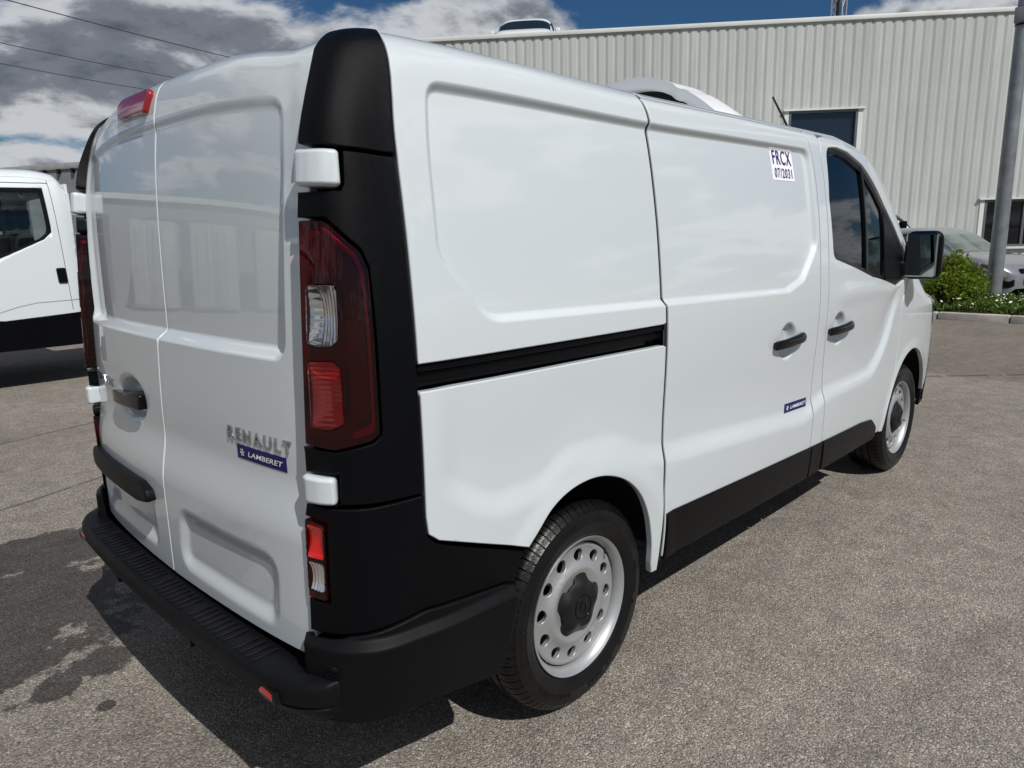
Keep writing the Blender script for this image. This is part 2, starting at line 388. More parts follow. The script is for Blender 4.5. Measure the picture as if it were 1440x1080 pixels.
# ------------------------------------------------------------------ the ground
def ground_material():
    m = bpy.data.materials.new('worn_asphalt'); m.use_nodes = True; N, L = m.node_tree.nodes, m.node_tree.links
    b = N['Principled BSDF']; b.inputs['Roughness'].default_value = .85; b.inputs['Specular IOR Level'].default_value = .3
    tc = N.new('ShaderNodeTexCoord'); co = tc.outputs['Object']
    def noise(scale, det, off=(0, 0, 0), rough=.55):
        mp = N.new('ShaderNodeMapping'); mp.inputs['Location'].default_value = off; L.new(co, mp.inputs[0])
        n = N.new('ShaderNodeTexNoise'); n.inputs['Scale'].default_value = scale; n.inputs['Detail'].default_value = det; n.inputs['Roughness'].default_value = rough
        L.new(mp.outputs[0], n.inputs['Vector']); return n.outputs['Fac']
    def ma(op, a, c=None, d=None):
        n = N.new('ShaderNodeMath'); n.operation = op
        for i, q in enumerate((a, c, d)):
            if q is None: continue
            if isinstance(q, (int, float)): n.inputs[i].default_value = q
            else: L.new(q, n.inputs[i])
        return n.outputs[0]
    def ramp(f, stops):
        r = N.new('ShaderNodeValToRGB'); el = r.color_ramp.elements
        while len(el) < len(stops): el.new(.5)
        for e, (p, c) in zip(el, stops): e.position = p; e.color = (*c, 1) if len(c) == 3 else c
        L.new(f, r.inputs[0]); return r.outputs[0]
    def mul(c1, c2, f=1.):
        n = N.new('ShaderNodeMixRGB'); n.blend_type = 'MULTIPLY'
        if isinstance(f, float): n.inputs[0].default_value = f
        else: L.new(f, n.inputs[0])
        L.new(c1, n.inputs[1])
        if isinstance(c2, tuple): n.inputs[2].default_value = (*c2, 1)
        else: L.new(c2, n.inputs[2])
        return n.outputs[0]
    vor = N.new('ShaderNodeTexVoronoi'); vor.inputs['Scale'].default_value = 180; L.new(co, vor.inputs['Vector'])
    stone = ramp(vor.outputs['Color'], [(.0, (.108, .097, .084)), (.38, (.242, .220, .192)), (.70, (.33, .303, .268)), (1., (.63, .585, .525))])
    pits = ramp(noise(190, 4, (3, 1, 0), .7), [(.34, (.40, .39, .38)), (.55, (1, 1, 1))])
    col = mul(stone, pits, .8)
    col = mul(col, ramp(noise(.9, 5, (9, 3, 0)), [(.28, (.80, .785, .775)), (.7, (1.04, 1.035, 1.03))]))
    col = mul(col, ramp(noise(7, 6, (1, 8, 0), .7), [(.30, (.72, .71, .71)), (.62, (1.04, 1.04, 1.04))]))
    # oil drips and dark flecks
    col = mul(col, ramp(noise(2.7, 7, (5.1, 2.2, 0), .72), [(.245, (.40, .39, .40)), (.32, (1, 1, 1))]))
    sp = N.new('ShaderNodeSeparateXYZ'); L.new(co, sp.inputs[0]); X, Y = sp.outputs[0], sp.outputs[1]
    # laying joints: thin dark seams
    wob = ma('MULTIPLY', ma('SUBTRACT', noise(2.2, 5), .5), .05)
    def seam(x0, y0, dx, dy, w, x_lo, x_hi):
        l = math.hypot(dx, dy); nx, ny = -dy / l, dx / l
        d = ma('ABSOLUTE', ma('ADD', ma('ADD', ma('MULTIPLY', X, nx), ma('MULTIPLY', Y, ny)), ma('ADD', wob, -(x0 * nx + y0 * ny))))
        a = ma('SUBTRACT', 1., ma('DIVIDE', d, w)); a = ma('MINIMUM', ma('MAXIMUM', a, 0.), 1.)
        t = ma('MULTIPLY', ma('GREATER_THAN', X, x_lo), ma('LESS_THAN', X, x_hi))
        return ma('MULTIPLY', ma('MULTIPLY', a, t), ma('GREATER_THAN', noise(5, 3, (x0, 2, 0)), .40))
    for a in ((.414, 4.30, .625, .176, .022, -6, 9), (.086, 2.61, .533, .189, .020, -6, 6), (7.41, -.236, .64, -.70, .05, 5.0, 12)):
        col = mul(col, (.30, .29, .29), seam(*a))
    # long faint tyre-worn band beside the van
    nn = ma('ABSOLUTE', ma('ADD', ma('ADD', ma('MULTIPLY', X, .16), ma('MULTIPLY', Y, .987)), ma('ADD', ma('MULTIPLY', wob, 6), 1.38)))
    band = ma('MULTIPLY', ma('SUBTRACT', 1., ma('MINIMUM', ma('DIVIDE', nn, .10), 1.)), ma('GREATER_THAN', X, 1.2))
    col = mul(col, (.72, .70, .71), ma('MULTIPLY', band, noise(3.3, 5, (2, 2, 2))))
    # wet stain behind the left end of the bumper, and its drips
    warp = ma('MULTIPLY', ma('SUBTRACT', noise(5.2, 8, (2.3, .4, 0), .68), .5), 1.9)
    wet = None
    for (cx, cy, rx, ry) in ((-.30, 1.22, .62, .66), (.12, 1.75, .34, .30), (-.03, .50, .10, .12), (-.16, .45, .09, .09), (-.09, .22, .03, .035)):
        ex = ma('DIVIDE', ma('SUBTRACT', X, cx), rx); ey = ma('DIVIDE', ma('SUBTRACT', Y, cy), ry)
        r_ = ma('SQRT', ma('ADD', ma('MULTIPLY', ex, ex), ma('MULTIPLY', ey, ey)))
        f = ma('MINIMUM', ma('MAXIMUM', ma('MULTIPLY', ma('SUBTRACT', 1.0, ma('ADD', r_, warp)), 9.), 0.), 1.)
        wet = f if wet is None else ma('MAXIMUM', wet, f)
    col = mul(col, (.29, .285, .30), wet)
    # darker, browner lane in front of the van
    lane = ma('MULTIPLY', ma('GREATER_THAN', ma('ADD', X, ma('MULTIPLY', wob, 8)), 7.6), .55)
    col = mul(col, (.62, .585, .555), lane)
    L.new(col, b.inputs['Base Color'])
    rg = ma('SUBTRACT', .88, ma('MULTIPLY', wet, .32)); L.new(rg, b.inputs['Roughness'])
    bp = N.new('ShaderNodeBump'); bp.inputs['Strength'].default_value = .85; bp.inputs['Distance'].default_value = .006
    hgt = ma('ADD', ma('MULTIPLY', vor.outputs['Distance'], -.9), ma('MULTIPLY', noise(230, 3), .6)); L.new(hgt, bp.inputs['Height']); L.new(bp.outputs[0], b.inputs['Normal'])
    return m
M['asphalt'] = ground_material()
g = meshobj('asphalt_ground', [(-900, -900, 0), (900, -900, 0), (900, 900, 0), (-900, 900, 0)], [(0, 1, 2, 3)], M['asphalt']); tag(g, kind='structure')

# ------------------------------------------------------------------ corrugated warehouse
M['clad'] = mat('beige_grey_cladding', (.455, .478, .462), .5, noise=(.7, .07), spec=.4)
def weather(m):                                  # sheet-to-sheet tone and faint rain streaks
    N, L = m.node_tree.nodes, m.node_tree.links; b = N['Principled BSDF']; src = b.inputs['Base Color'].links[0].from_socket
    oi = N.new('ShaderNodeObjectInfo'); tc = N.new('ShaderNodeTexCoord'); mp = N.new('ShaderNodeMapping'); mp.inputs['Scale'].default_value = (9, 9, .35); L.new(tc.outputs['Object'], mp.inputs[0])
    off = N.new('ShaderNodeVectorMath'); off.operation = 'ADD'; L.new(mp.outputs[0], off.inputs[0]); sc = N.new('ShaderNodeMath'); sc.operation = 'MULTIPLY'; sc.inputs[1].default_value = 40; L.new(oi.outputs['Random'], sc.inputs[0]); L.new(sc.outputs[0], off.inputs[1])
    n = N.new('ShaderNodeTexNoise'); n.inputs['Scale'].default_value = 1; n.inputs['Detail'].default_value = 4; L.new(off.outputs[0], n.inputs['Vector'])
    a = N.new('ShaderNodeMapRange'); a.inputs[1].default_value = .3; a.inputs[2].default_value = .7; a.inputs[3].default_value = .90; a.inputs[4].default_value = 1.04; L.new(n.outputs['Fac'], a.inputs[0])
    r = N.new('ShaderNodeMapRange'); r.inputs[3].default_value = .955; r.inputs[4].default_value = 1.03; L.new(oi.outputs['Random'], r.inputs[0])
    k = N.new('ShaderNodeMath'); k.operation = 'MULTIPLY'; L.new(a.outputs[0], k.inputs[0]); L.new(r.outputs[0], k.inputs[1])
    x = N.new('ShaderNodeVectorMath'); x.operation = 'SCALE'; L.new(src, x.inputs[0]); L.new(k.outputs[0], x.inputs['Scale']); L.new(x.outputs[0], b.inputs['Base Color'])
weather(M['clad'])
M['trim'] = mat('pale_sheet_trim', (.60, .62, .59), .5, noise=(1.2, .08))
M['frame_dark'] = mat('dark_window_frame', (.10, .11, .125), .4)
M['pane_dark'] = mat('dark_window_pane', (.012, .016, .022), .06, coat=1.)
M['concrete'] = mat('pale_concrete', (.36, .34, .31), .85, noise=(6, .25), bump=(60, .4, .006))
WP = np.array([13.431, 14.594]); WD = np.array([.6123, -.7906]); WN = np.array([-.7906, -.6123])     # wall start, direction, outward
WROT = math.atan2(WD[1], WD[0])
wh = empty('warehouse', (WP[0], WP[1], 0), WROT)          # local x runs along the wall, local -y is outward
tag(wh, 'long warehouse clad in pale grey corrugated steel behind the vans', 'building')
WTOP = 7.0; PITCH = .25
def sheet_mesh(z0, z1, w=1.0):
    prof = []
    for k in range(int(round(w / PITCH))):
        x = k * PITCH
        prof += [(x, -.0), (x + .058, -.021), (x + .066, -.024), (x + .105, -.024), (x + .110, -.021), (x + .118, -.024), (x + .160, -.024), (x + .165, -.021), (x + .173, -.024), (x + .196, -.024), (x + .204, -.021), (x + .212, -.0)]
    prof.append((w, 0.))
    V = []; F = []
    for z in (z0, z1): V += [(a, b, z) for a, b in prof]
    n = len(prof)
    for i in range(n - 1): F.append((i, i + 1, n + i + 1, n + i))
    me = bpy.data.meshes.new('cladding_sheet'); me.from_pydata(V, [], F); me.materials.append(M['clad']); me.update(); return me
ms_full = sheet_mesh(.30, WTOP - .10)
UPW = (10.0, 11.72, 2.95, 4.60); LOW = (15.25, 18.25, 1.0, 2.13)
cuts = {}
for i in range(-2, 24):
    segs = [(.30, WTOP - .10)]
    for (a, b, z0, z1) in (UPW, LOW):
        if i + 1 > a + .001 and i < b - .001: segs = [(.30, z0 - .04), (z1 + .04, WTOP - .10)]
    for z0, z1 in segs:
        me = ms_full if len(segs) == 1 else cuts.setdefault((z0, z1), sheet_mesh(z0, z1))
        o = bpy.data.objects.new('cladding_sheet', me); COL.objects.link(o); o.parent = wh; o.location = (i, random.uniform(-.002, .002), 0)
def stub(i0, i1, z0, z1):                                   # narrow strips beside the openings
    o = bpy.data.objects.new('cladding_strip', sheet_mesh(z0, z1, max(PITCH, round((i1 - i0) / PITCH) * PITCH))); COL.objects.link(o); o.parent = wh; o.location = (i0, .001, 0)
stub(11.75, 12.0, UPW[2] - .04, UPW[3] + .04); stub(15.0, 15.25, LOW[2] - .04, LOW[3] + .04); stub(18.25, 19.0, LOW[2] - .04, LOW[3] + .04)
box('plinth', (-2, -.03, -.2), (24, .3, .30), M['concrete'], wh)
box('coping', (-2, -.075, WTOP - .11), (24, .35, WTOP), M['trim'], wh, .006)
box('flat_roof', (-2, .36, WTOP - .30), (24, 16, WTOP - .05), M['concrete'], wh)
box('end_wall', (-2.05, .02, 0), (-2, 16, WTOP - .1), M['clad'], wh)
box('backing_wall', (-2, .25, 0), (24, .29, WTOP - .3), M['frame_dark'], wh)
def wall_window(W_, mull, pane_mat):
    a, b, z0, z1 = W_
    w = empty('window', (0, 0, 0)); w.parent = wh
    bm = bmesh.new(); t = .06
    add_box(bm, (a - .04, -.055, z0 - t), (b + .04, .10, z0)); add_box(bm, (a - .04, -.055, z1), (b + .04, .10, z1 + t))
    add_box(bm, (a - .04, -.053, z0), (a + .02, .10, z1)); add_box(bm, (b - .02, -.053, z0), (b + .04, .10, z1))
    for x in mull: add_box(bm, (x - .03, -.01, z0), (x + .03, .08, z1))
    bmobj('frame', bm, M['frame_dark'], w)
    xs = [a + .02] + list(mull) + [b - .02]
    for x0, x1 in zip(xs, xs[1:]): box('pane', (x0 + .005, .04, z0), (x1 - .005, .05, z1), pane_mat, w)
    box('drip_flashing', (a - .20, -.10, z1 + t + .002), (b + .20, -.03, z1 + t + .05), M['trim'], w)
    box('sill', (a - .05, -.10, z0 - t - .06), (b + .05, .0, z0 - t - .002), M['trim'], w)
    box('jamb_trim', (a - .16, -.045, z0 - t), (a - .042, .02, z1 + t), M['trim'], w); box('jamb_trim', (b + .042, -.045, z0 - t), (b + .16, .02, z1 + t), M['trim'], w)
wall_window(UPW, (), M['pane_dark']); wall_window(LOW, (16.25, 17.25), glassy('dusky_pane', (.25, .28, .30)))
# dim room behind the lower window: strip lights and shelving show through
bm = bmesh.new(); add_box(bm, (16.0, .9, .6), (17.9, 1.3, 1.55)); add_box(bm, (15.4, 1.6, .6), (16.2, 1.9, 1.25)); bmobj('shelving', bm, mat('grey_shelf', (.12, .13, .15), .6), wh)

# ------------------------------------------------------------------ lattice mast behind the warehouse
mast_at = WP + WD * 12.9 - WN * 6.0
mt = empty('lattice_mast', (mast_at[0], mast_at[1], 0)); tag(mt, 'thin steel lattice mast rising behind the warehouse roof', 'mast')
M['galv'] = mat('galvanised_steel', (.36, .38, .40), .45, metal=.55, noise=(6, .15))
for sx in (-1, 1):
    for sy in (-1, 1): tube('leg', [(sx * .19, sy * .19, 0), (sx * .17, sy * .17, 16)], .025, M['galv'], mt, 6)
bm = bmesh.new()
for k in range(28):
    z = .5 + k * .55; s = 1 if k % 2 else -1
    for a, b in (((-1, -1), (1, -1)), ((1, -1), (1, 1)), ((1, 1), (-1, 1)), ((-1, 1), (-1, -1))):
        p, q = (a, b) if s > 0 else (b, a)
        add_tube(bm, [(p[0] * .18, p[1] * .18, z), (q[0] * .18, q[1] * .18, z + .55)], .012, 5)
bmobj('bracing', bm, M['galv'], mt)
box('cable_tray', (-.14, -.05, 0), (-.02, .05, 15), mat('dark_cable', (.03, .03, .035), .6), mt)

# ------------------------------------------------------------------ lamp post
lp = empty('lamp_post', (14.42, .585, 0)); tag(lp, 'tapered galvanised steel lamp post standing in the planted verge', 'lamp post')
M['post'] = mat('grey_post_steel', (.23, .25, .265), .42, metal=.5, noise=(5, .22), bump=(30, .15, .004))
tube('shaft', [(0, 0, 0), (0, 0, 3), (0, 0, 6), (0, 0, 9)], [.124, .112, .10, .088], M['post'], lp, 24)
revolve('base_collar', [(.0, 0), (.20, 0), (.20, .02), (.15, .05), (.14, .10)], 24, M['post'], lp).rotation_euler = (R(90), 0, 0)
br = box('camera_bracket', (-.20, -.10, 4.72), (.02, .10, 4.96), M['post'], lp, .01)
tube('clamp_band', [(0, 0, 4.70), (0, 0, 4.735)], .118, M['gloss'], lp, 24); tube('clamp_band', [(0, 0, 4.95), (0, 0, 4.985)], .118, M['gloss'], lp, 24)
tube('bracket_arm', [(-.02, -.1, 4.85), (.1, -.35, 5.0), (.25, -.7, 5.15)], .035, M['trim'], lp, 10)

# ------------------------------------------------------------------ kerb, verge, planting
kerb = empty('kerb', (12.72, 0, 0)); tag(kerb, kind='structure')
KD = R(90)
kbm = bmesh.new(); add_box(kbm, (-.075, .006, -.15), (.075, .994, .12), bevel=.018); kme = bpy.data.meshes.new('kerb_stone'); kbm.to_mesh(kme); kbm.free(); kme.materials.append(M['concrete'])
kme.polygons.foreach_set('use_smooth', np.ones(len(kme.polygons), bool)); kme.set_sharp_from_angle(angle=R(40))
for k in range(-9, 9):
    o = bpy.data.objects.new('kerb_stone', kme); COL.objects.link(o); o.parent = kerb; o.location = (random.uniform(-.006, .006), k, random.uniform(-.006, .006))
M['soil'] = mat('verge_soil', (.09, .072, .05), .95, noise=(9, .5), bump=(30, .8, .03))
v = box('planted_verge', (12.80, -9, -.1), (14.85, 9, .10), M['soil']); tag(v, kind='structure')
def leafmat(name, base, tr=.35):
    m = mat(name, base, .42, noise=(14, .55, 2), spec=.4); b = m.node_tree.nodes['Principled BSDF']; b.inputs['Subsurface Weight'].default_value = 0
    N, L = m.node_tree.nodes, m.node_tree.links; t = N.new('ShaderNodeBsdfTranslucent'); t.inputs[0].default_value = (base[0] * 2.2, base[1] * 2.0, base[2] * .7, 1)
    mx = N.new('ShaderNodeMixShader'); mx.inputs[0].default_value = tr; o = N['Material Output']; L.new(b.outputs[0], mx.inputs[1]); L.new(t.outputs[0], mx.inputs[2]); L.new(mx.outputs[0], o.inputs[0]); return m
M['leaf'] = leafmat('bush_leaf', (.115, .17, .022)); M['grass'] = leafmat('verge_leaf', (.075, .13, .025)); M['wood'] = mat('twig_bark', (.07, .05, .035), .9)
def leaf_cloud(name, centers, dirs, size, m, parent=None, droop=.3, w=.42):
    n = len(centers); V = np.zeros((n, 6, 3)); F = []
    d = dirs / (np.linalg.norm(dirs, axis=1)[:, None] + 1e-9); a = np.cross(d, rng.normal(size=(n, 3))); a /= np.linalg.norm(a, axis=1)[:, None] + 1e-9; nn = np.cross(a, d)
    L_ = size * rng.uniform(.65, 1.25, n)[:, None]
    V[:, 0] = centers; V[:, 1] = centers + d * L_ * .35 + a * L_ * w * .5; V[:, 2] = centers + d * L_ * .75 + a * L_ * w * .42 - nn * L_ * droop * .25
    V[:, 3] = centers + d * L_ - nn * L_ * droop * .5; V[:, 4] = centers + d * L_ * .75 - a * L_ * w * .42 - nn * L_ * droop * .25; V[:, 5] = centers + d * L_ * .35 - a * L_ * w * .5
    V[:, 0] -= nn * L_ * .05; V[:, 3] += 0
    idx = np.arange(n) * 6
    F = np.concatenate([np.stack([idx, idx + 1, idx + 2, idx + 3], 1), np.stack([idx, idx + 3, idx + 4, idx + 5], 1)])
    return meshobj(name, V.reshape(-1, 3), F, m, parent)
def bush(name, loc, rx, ry, h, n_cl, label, cat='shrub', leaf=.075):
    t = empty(name, loc); tag(t, label, cat)
    C = []; D = []; bm = bmesh.new()
    for k in range(n_cl):
        a = random.uniform(0, 2 * math.pi); rr = random.random() ** .6; zt = h * (1 - .62 * rr ** 2.2) * random.uniform(.72, 1.04)
        tip = np.array([rx * rr * math.cos(a), ry * rr * math.sin(a), zt]); root = np.array([tip[0] * .25, tip[1] * .25, 0.])
        add_tube(bm, [root, root * .4 + tip * .6 + np.array([0, 0, .03]), tip], [.012, .007, .003], 5)
        for q in np.linspace(.25, 1., 16):
            p = root * (1 - q) + tip * q
            for j in range(9 if q > .8 else 5):
                C.append(p + rng.normal(size=3) * .022 * (1 + 2 * q)); D.append(rng.normal(size=3) * .75 + np.array([tip[0], tip[1], h * .75]) * .9)
    bmobj('stems', bm, M['wood'], t); leaf_cloud('crown', np.array(C), np.array(D), leaf, M['leaf'], t)
    return t
bush('shrub', (13.55, 1.0, .08), .50, .42, .88, 115, 'rounded bright green shrub on the verge beside the van mirror')
# daisies and low leaves along the kerb: nobody could count them
n = 7500; cx = rng.uniform(12.85, 14.8, n); cy = rng.uniform(-2.6, 2.4, n); hz = .10 + rng.uniform(0, .20, n) * (.45 + .55 * np.sin(cx * 3.1 + cy * 4.3) ** 2)
gc = leaf_cloud('verge_ground_cover', np.stack([cx, cy, hz - .02], 1), np.stack([rng.normal(size=n) * .6, rng.normal(size=n) * .6, np.abs(rng.normal(size=n)) + .5], 1), .11, M['grass'], None, .5, .30)
tag(gc, 'low green leaves covering the verge around the lamp post', 'ground cover', kind='stuff')
V = []; F = []
for k in range(420):
    p = np.array([random.uniform(12.86, 14.6), random.uniform(-2.2, 1.6), 0.]); p[2] = random.uniform(.19, .34); r_ = random.uniform(.014, .024); i0 = len(V); tl = rng.normal(size=2) * .4
    V.append((p[0], p[1], p[2] + .008))
    for j in range(8):
        a = j * math.pi / 4; V.append((p[0] + r_ * math.cos(a), p[1] + r_ * math.sin(a), p[2] + r_ * (tl[0] * math.cos(a) + tl[1] * math.sin(a))))
    F += [(i0, i0 + 1 + j, i0 + 1 + (j + 1) % 8) for j in range(8)]
da = meshobj('daisies', V, F, mat('daisy_petal', (.82, .80, .70), .7)); tag(da, 'small white daisies dotted along the kerb', 'flowers', kind='stuff')

# ------------------------------------------------------------------ power lines
M['wire'] = mat('power_cable', (.05, .05, .055), .6)
for (a, b, lab) in ((((10.43, 44.39)), (23.99, 48.43), 'highest power line crossing the cloudy sky'), ((11.99, 54.02), (23.11, 56.99), 'middle power line crossing the cloudy sky'), ((13.18, 60.11), (23.48, 62.9), 'lowest power line crossing the cloudy sky')):
    a = np.array(a); b = np.array(b); P = []
    for t in np.linspace(-5, 3.2, 60):
        q = a + (b - a) * t; P.append((q[0], q[1], 14 + .16 * (t - .5) ** 2 - .04))
    o = tube('power_line', P, .028, M['wire'], None, 6); tag(o, lab, 'power line', 'power lines')

# ------------------------------------------------------------------ the cargo van: x runs from its tail (0) to its nose (5.06), right flank at -y
PLAN = [(0.125, 0), (0.1275, 0.2), (0.134, 0.4), (0.145, 0.58), (0.158, 0.7), (0.172, 0.775), (0.195, 0.835), (0.232, 0.885), (0.285, 0.917), (0.36, 0.938), (0.5, 0.95), (0.75, 0.959), (1.1, 0.967), (1.6, 0.973), (2.2, 0.977), (3.0, 0.978), (3.6, 0.97), (4.1, 0.958), (4.4, 0.942), (4.62, 0.915), (4.78, 0.865), (4.9, 0.78), (4.98, 0.65), (5.03, 0.45), (5.05, 0.22), (5.055, 0)]
def _cr(P, n=24):
    P = np.array(P, float); Q = np.vstack([2 * P[0] - P[1], P, 2 * P[-1] - P[-2]]); o = []
    for i in range(1, len(Q) - 2):
        p0, p1, p2, p3 = Q[i - 1:i + 3]
        t0 = 0; t1 = np.linalg.norm(p1 - p0) ** .5; t2 = t1 + np.linalg.norm(p2 - p1) ** .5; t3 = t2 + np.linalg.norm(p3 - p2) ** .5
        for t in np.linspace(t1, t2, n, endpoint=False):
            A1 = (t1 - t) / (t1 - t0) * p0 + (t - t0) / (t1 - t0) * p1; A2 = (t2 - t) / (t2 - t1) * p1 + (t - t1) / (t2 - t1) * p2; A3 = (t3 - t) / (t3 - t2) * p2 + (t - t2) / (t3 - t2) * p3
            B1 = (t2 - t) / (t2 - t0) * A1 + (t - t0) / (t2 - t0) * A2; B2 = (t3 - t) / (t3 - t1) * A2 + (t - t1) / (t3 - t1) * A3
            o.append((t2 - t) / (t2 - t1) * B1 + (t - t1) / (t2 - t1) * B2)
    o.append(P[-1]); return np.array(o)
_c = _cr(PLAN)
_l = np.concatenate([[0], np.cumsum(np.linalg.norm(np.diff(_c, axis=0), axis=1))])
_k = np.argmin(abs(_c[:, 0] - .5) + (_c[:, 1] < .9)); SL = _l - _l[_k] + _c[_k, 0]; S0, S1 = SL[0], SL[-1]
_t = np.gradient(_c, SL, axis=0); _t /= np.linalg.norm(_t, axis=1)[:, None]
VK = [0.2, 0.3, 0.45, 0.7, 0.95, 1.2, 1.45, 1.65, 1.78, 1.85, 1.9, 1.95, 2.0, 2.1]
ZS = [0.2, 0.3, 0.45, 0.7, 0.95, 1.2, 1.45, 1.65, 1.78, 1.842, 1.88, 1.911, 1.93, 1.945]
IS = [0.06, 0.03, 0.012, 0.002, 0, 0.006, 0.025, 0.052, 0.078, 0.097, 0.122, 0.172, 0.27, 0.5]
ZR = [0.2, 0.3, 0.45, 0.7, 0.95, 1.2, 1.45, 1.65, 1.775, 1.834, 1.868, 1.895, 1.911, 1.925]
IR = [0.0, 0.0, 0, 0.0, 0.0, 0.01, 0.027, 0.048, 0.071, 0.085, 0.102, 0.145, 0.235, 0.45]
XT = [3.0, 3.3, 3.6, 3.9, 4.2, 4.45, 4.7, 4.9, 5.06]
ZT = [1.935, 1.9, 1.775, 1.56, 1.31, 1.12, 1.05, 0.97, 0.86]
def W(s, v):
    """body skin: s runs round the plan outline (tail centre S0 to nose), v runs up the side"""
    s = np.asarray(s, float); v = np.asarray(v, float); s, v = np.broadcast_arrays(s, v)
    sg = np.where(s < S0, -1., 1.); s = np.where(s < S0, 2 * S0 - s, s)
    x = np.interp(s, SL, _c[:, 0]); y = np.interp(s, SL, _c[:, 1])
    w = sst(-.05, .34, s)
    iS = herm(VK, IS, v); iR = herm(VK, IR, v); z = w * herm(VK, ZS, v) + (1 - w) * herm(VK, ZR, v)
    z = z + np.where(x < 1.5, .044 * sst(0, 1, 1 - (y / .86) ** 2) * sst(1.2, 1.9, v), 0)
    zt = herm(XT, ZT, x); k = (zt - 1.0) / (1.935 - 1.0); z = np.where((z > 1.0) & (x > 3.0), 1.0 + (z - 1.0) * k, z)
    z = z + .022 * sst(.0, .30, s) * (1 - sst(.40, 1.5, s)) * sst(1.5, 1.9, v)
    up = sst(1.6, 1.95, v)                    # low down the tuck follows the corner, high up it spreads round it
    A = (1 - sst(.0, .36, s)) * (1 - up) + (1 - sst(-.1, 1.0, s)) * up
    B = sst(-.02, .36, s) * (1 - up) + sst(-.62, .46, s) * up
    B = B * (1 - sst(4.6, S1, s)); C = sst(4.3, S1, s)
    return np.stack([x + iR * A - iS * C, -sg * (y - iS * B), z], -1)
def PW(s, v):                                   # the black corner posts stand proud of the doors
    s = np.asarray(s, float); v = np.asarray(v, float); s, v = np.broadcast_arrays(s, v); d = 1e-3; P = W(s, v)
    n = np.cross(W(s + d, v) - W(s - d, v), W(s, v + d) - W(s, v - d)); n /= np.linalg.norm(n, axis=-1)[..., None] + 1e-12
    return P + n * (.03 * (1 - sst(.14, .34, s)) * (1 - .80 * sst(1.68, 1.93, v)) + .001)[..., None]

van = empty('cargo_van', (0, 0, 0)); tag(van, 'white refrigerated panel van with black rear corners, seen from its rear right corner', 'van')

# relief pressed into the flank
REC = fillet([(.432, 1.43), (.57, 1.262), (2.25, 1.222), (2.40, 1.26), (2.545, 1.40), (2.545, 1.815), (.445, 1.808)], [.10, .12, .05, .10, .10, .06, .05], 8)
CS = [.30, .43, .49, .60, .72, .88, 1.04, 1.24, 1.34, 1.645, 2.19, 2.46, 2.75, 3.28, 3.45, 3.56, 3.66, 3.9]
CV = [.90, .85, .808, .767, .771, .832, .826, .752, .731, .706, .665, .645, .700, .712, .79, .90, 1.06, 1.2]
HANDLES = ((2.262, 1.022, .088, .080), (2.825, 1.018, .086, .080))
def relief(S, V):
    P = np.stack([S.ravel(), V.ravel()], 1); d = sdf(P, REC).reshape(S.shape)
    r = -.020 * (1 - sst(-.021, .002, d))
    c = herm(CS, CV, S)
    r = r - (.012 + .007 * sst(1.2, 1.7, S)) * sst(c - .022, c + .065, V) * (1 - sst(c + .10, 1.20, V)) * sst(.38, .47, S) * (1 - sst(3.5, 3.74, S))
    r = r + .010 * (1 - sst(.30, .62, V)) * sst(.6, .9, S) * 0
    for (a, b, rx, ry) in HANDLES:
        q = np.sqrt(((S - a) / rx) ** 2 + ((V - b) / ry) ** 2); r = r - .030 * (1 - sst(.55, 1.02, q))
    # wheel-arch lips swell outwards a little
    for (cx, cz, r0) in ((.975, .36, .405), (4.066, .36, .405)):
        q = np.hypot(S - cx, V - cz); r = r + .007 * (1 - sst(.0, .07, np.abs(q - r0))) * sst(.2, .4, V)
    # waist shoulder on the front door
    r = r + .005 * np.exp(-((V - 1.17) / .045) ** 2) * sst(2.66, 2.9, S) * (1 - sst(3.5, 3.8, S))
    return r
def arch(cx, pts): return [(cx + a, b) for a, b in pts]
GUIDE = contours(REC, (.004, -.002, -.007, -.012, -.017, -.023)) + [ellipse((a, b), rx * f, ry * f, 44) for (a, b, rx, ry) in HANDLES for f in (.5, .62, .74, .86, .96, 1.05)]
ARCH_R = [(.684, .640), (.72, .672), (.778, .724), (.853, .757), (.948, .768), (1.033, .755), (1.124, .716), (1.203, .649), (1.259, .559), (1.29, .459), (1.30, .364)]
ARCH_R = _cr(ARCH_R, 5).tolist()
# --- right flank
TOPV = 1.918
quarter = fillet([(.352, .80), (.356, .768), (.40, .746)], [.0, .03, .0], 3).tolist()
QP = [(.355, 1.124), (.354, .82), (.359, .775), (.387, .752), (.43, .736)] + ARCH_R + [(1.31, .33), (1.340, .33), (1.340, 1.112), (1.325, 1.117)]
panel('lower_quarter_panel', W, QP, M['paint'], van, disp=relief, res=.011, guides=GUIDE)
UP = [(.355, 1.188), (1.325, 1.184), (1.340, 1.188), (1.340, TOPV), (1.37, 1.945), (1.37, 2.0), (.305, 2.0), (.320, 1.933), (.331, 1.891), (.342, 1.841), (.349, 1.80), (.354, 1.752), (.359, 1.64)]
panel('upper_quarter_panel', W, UP, M['paint'], van, disp=relief, res=.011, guides=GUIDE)
sd = panel('sliding_door', W, fillet([(1.354, .375), (2.569, .352), (2.569, TOPV - .005), (1.354, TOPV - .005)], [.01, .01, .03, .01], 4), M['paint'], van, disp=relief, res=.011, guides=GUIDE)
BP = [(2.576, .352), (2.715, .352), (2.702, .50), (2.69, .75), (2.662, 1.05), (2.660, 1.80), (2.70, TOPV - .004), (2.576, TOPV - .004)]
panel('door_pillar', W, BP, M['paint'], van, disp=relief, res=.011, roll=.003, guides=GUIDE)
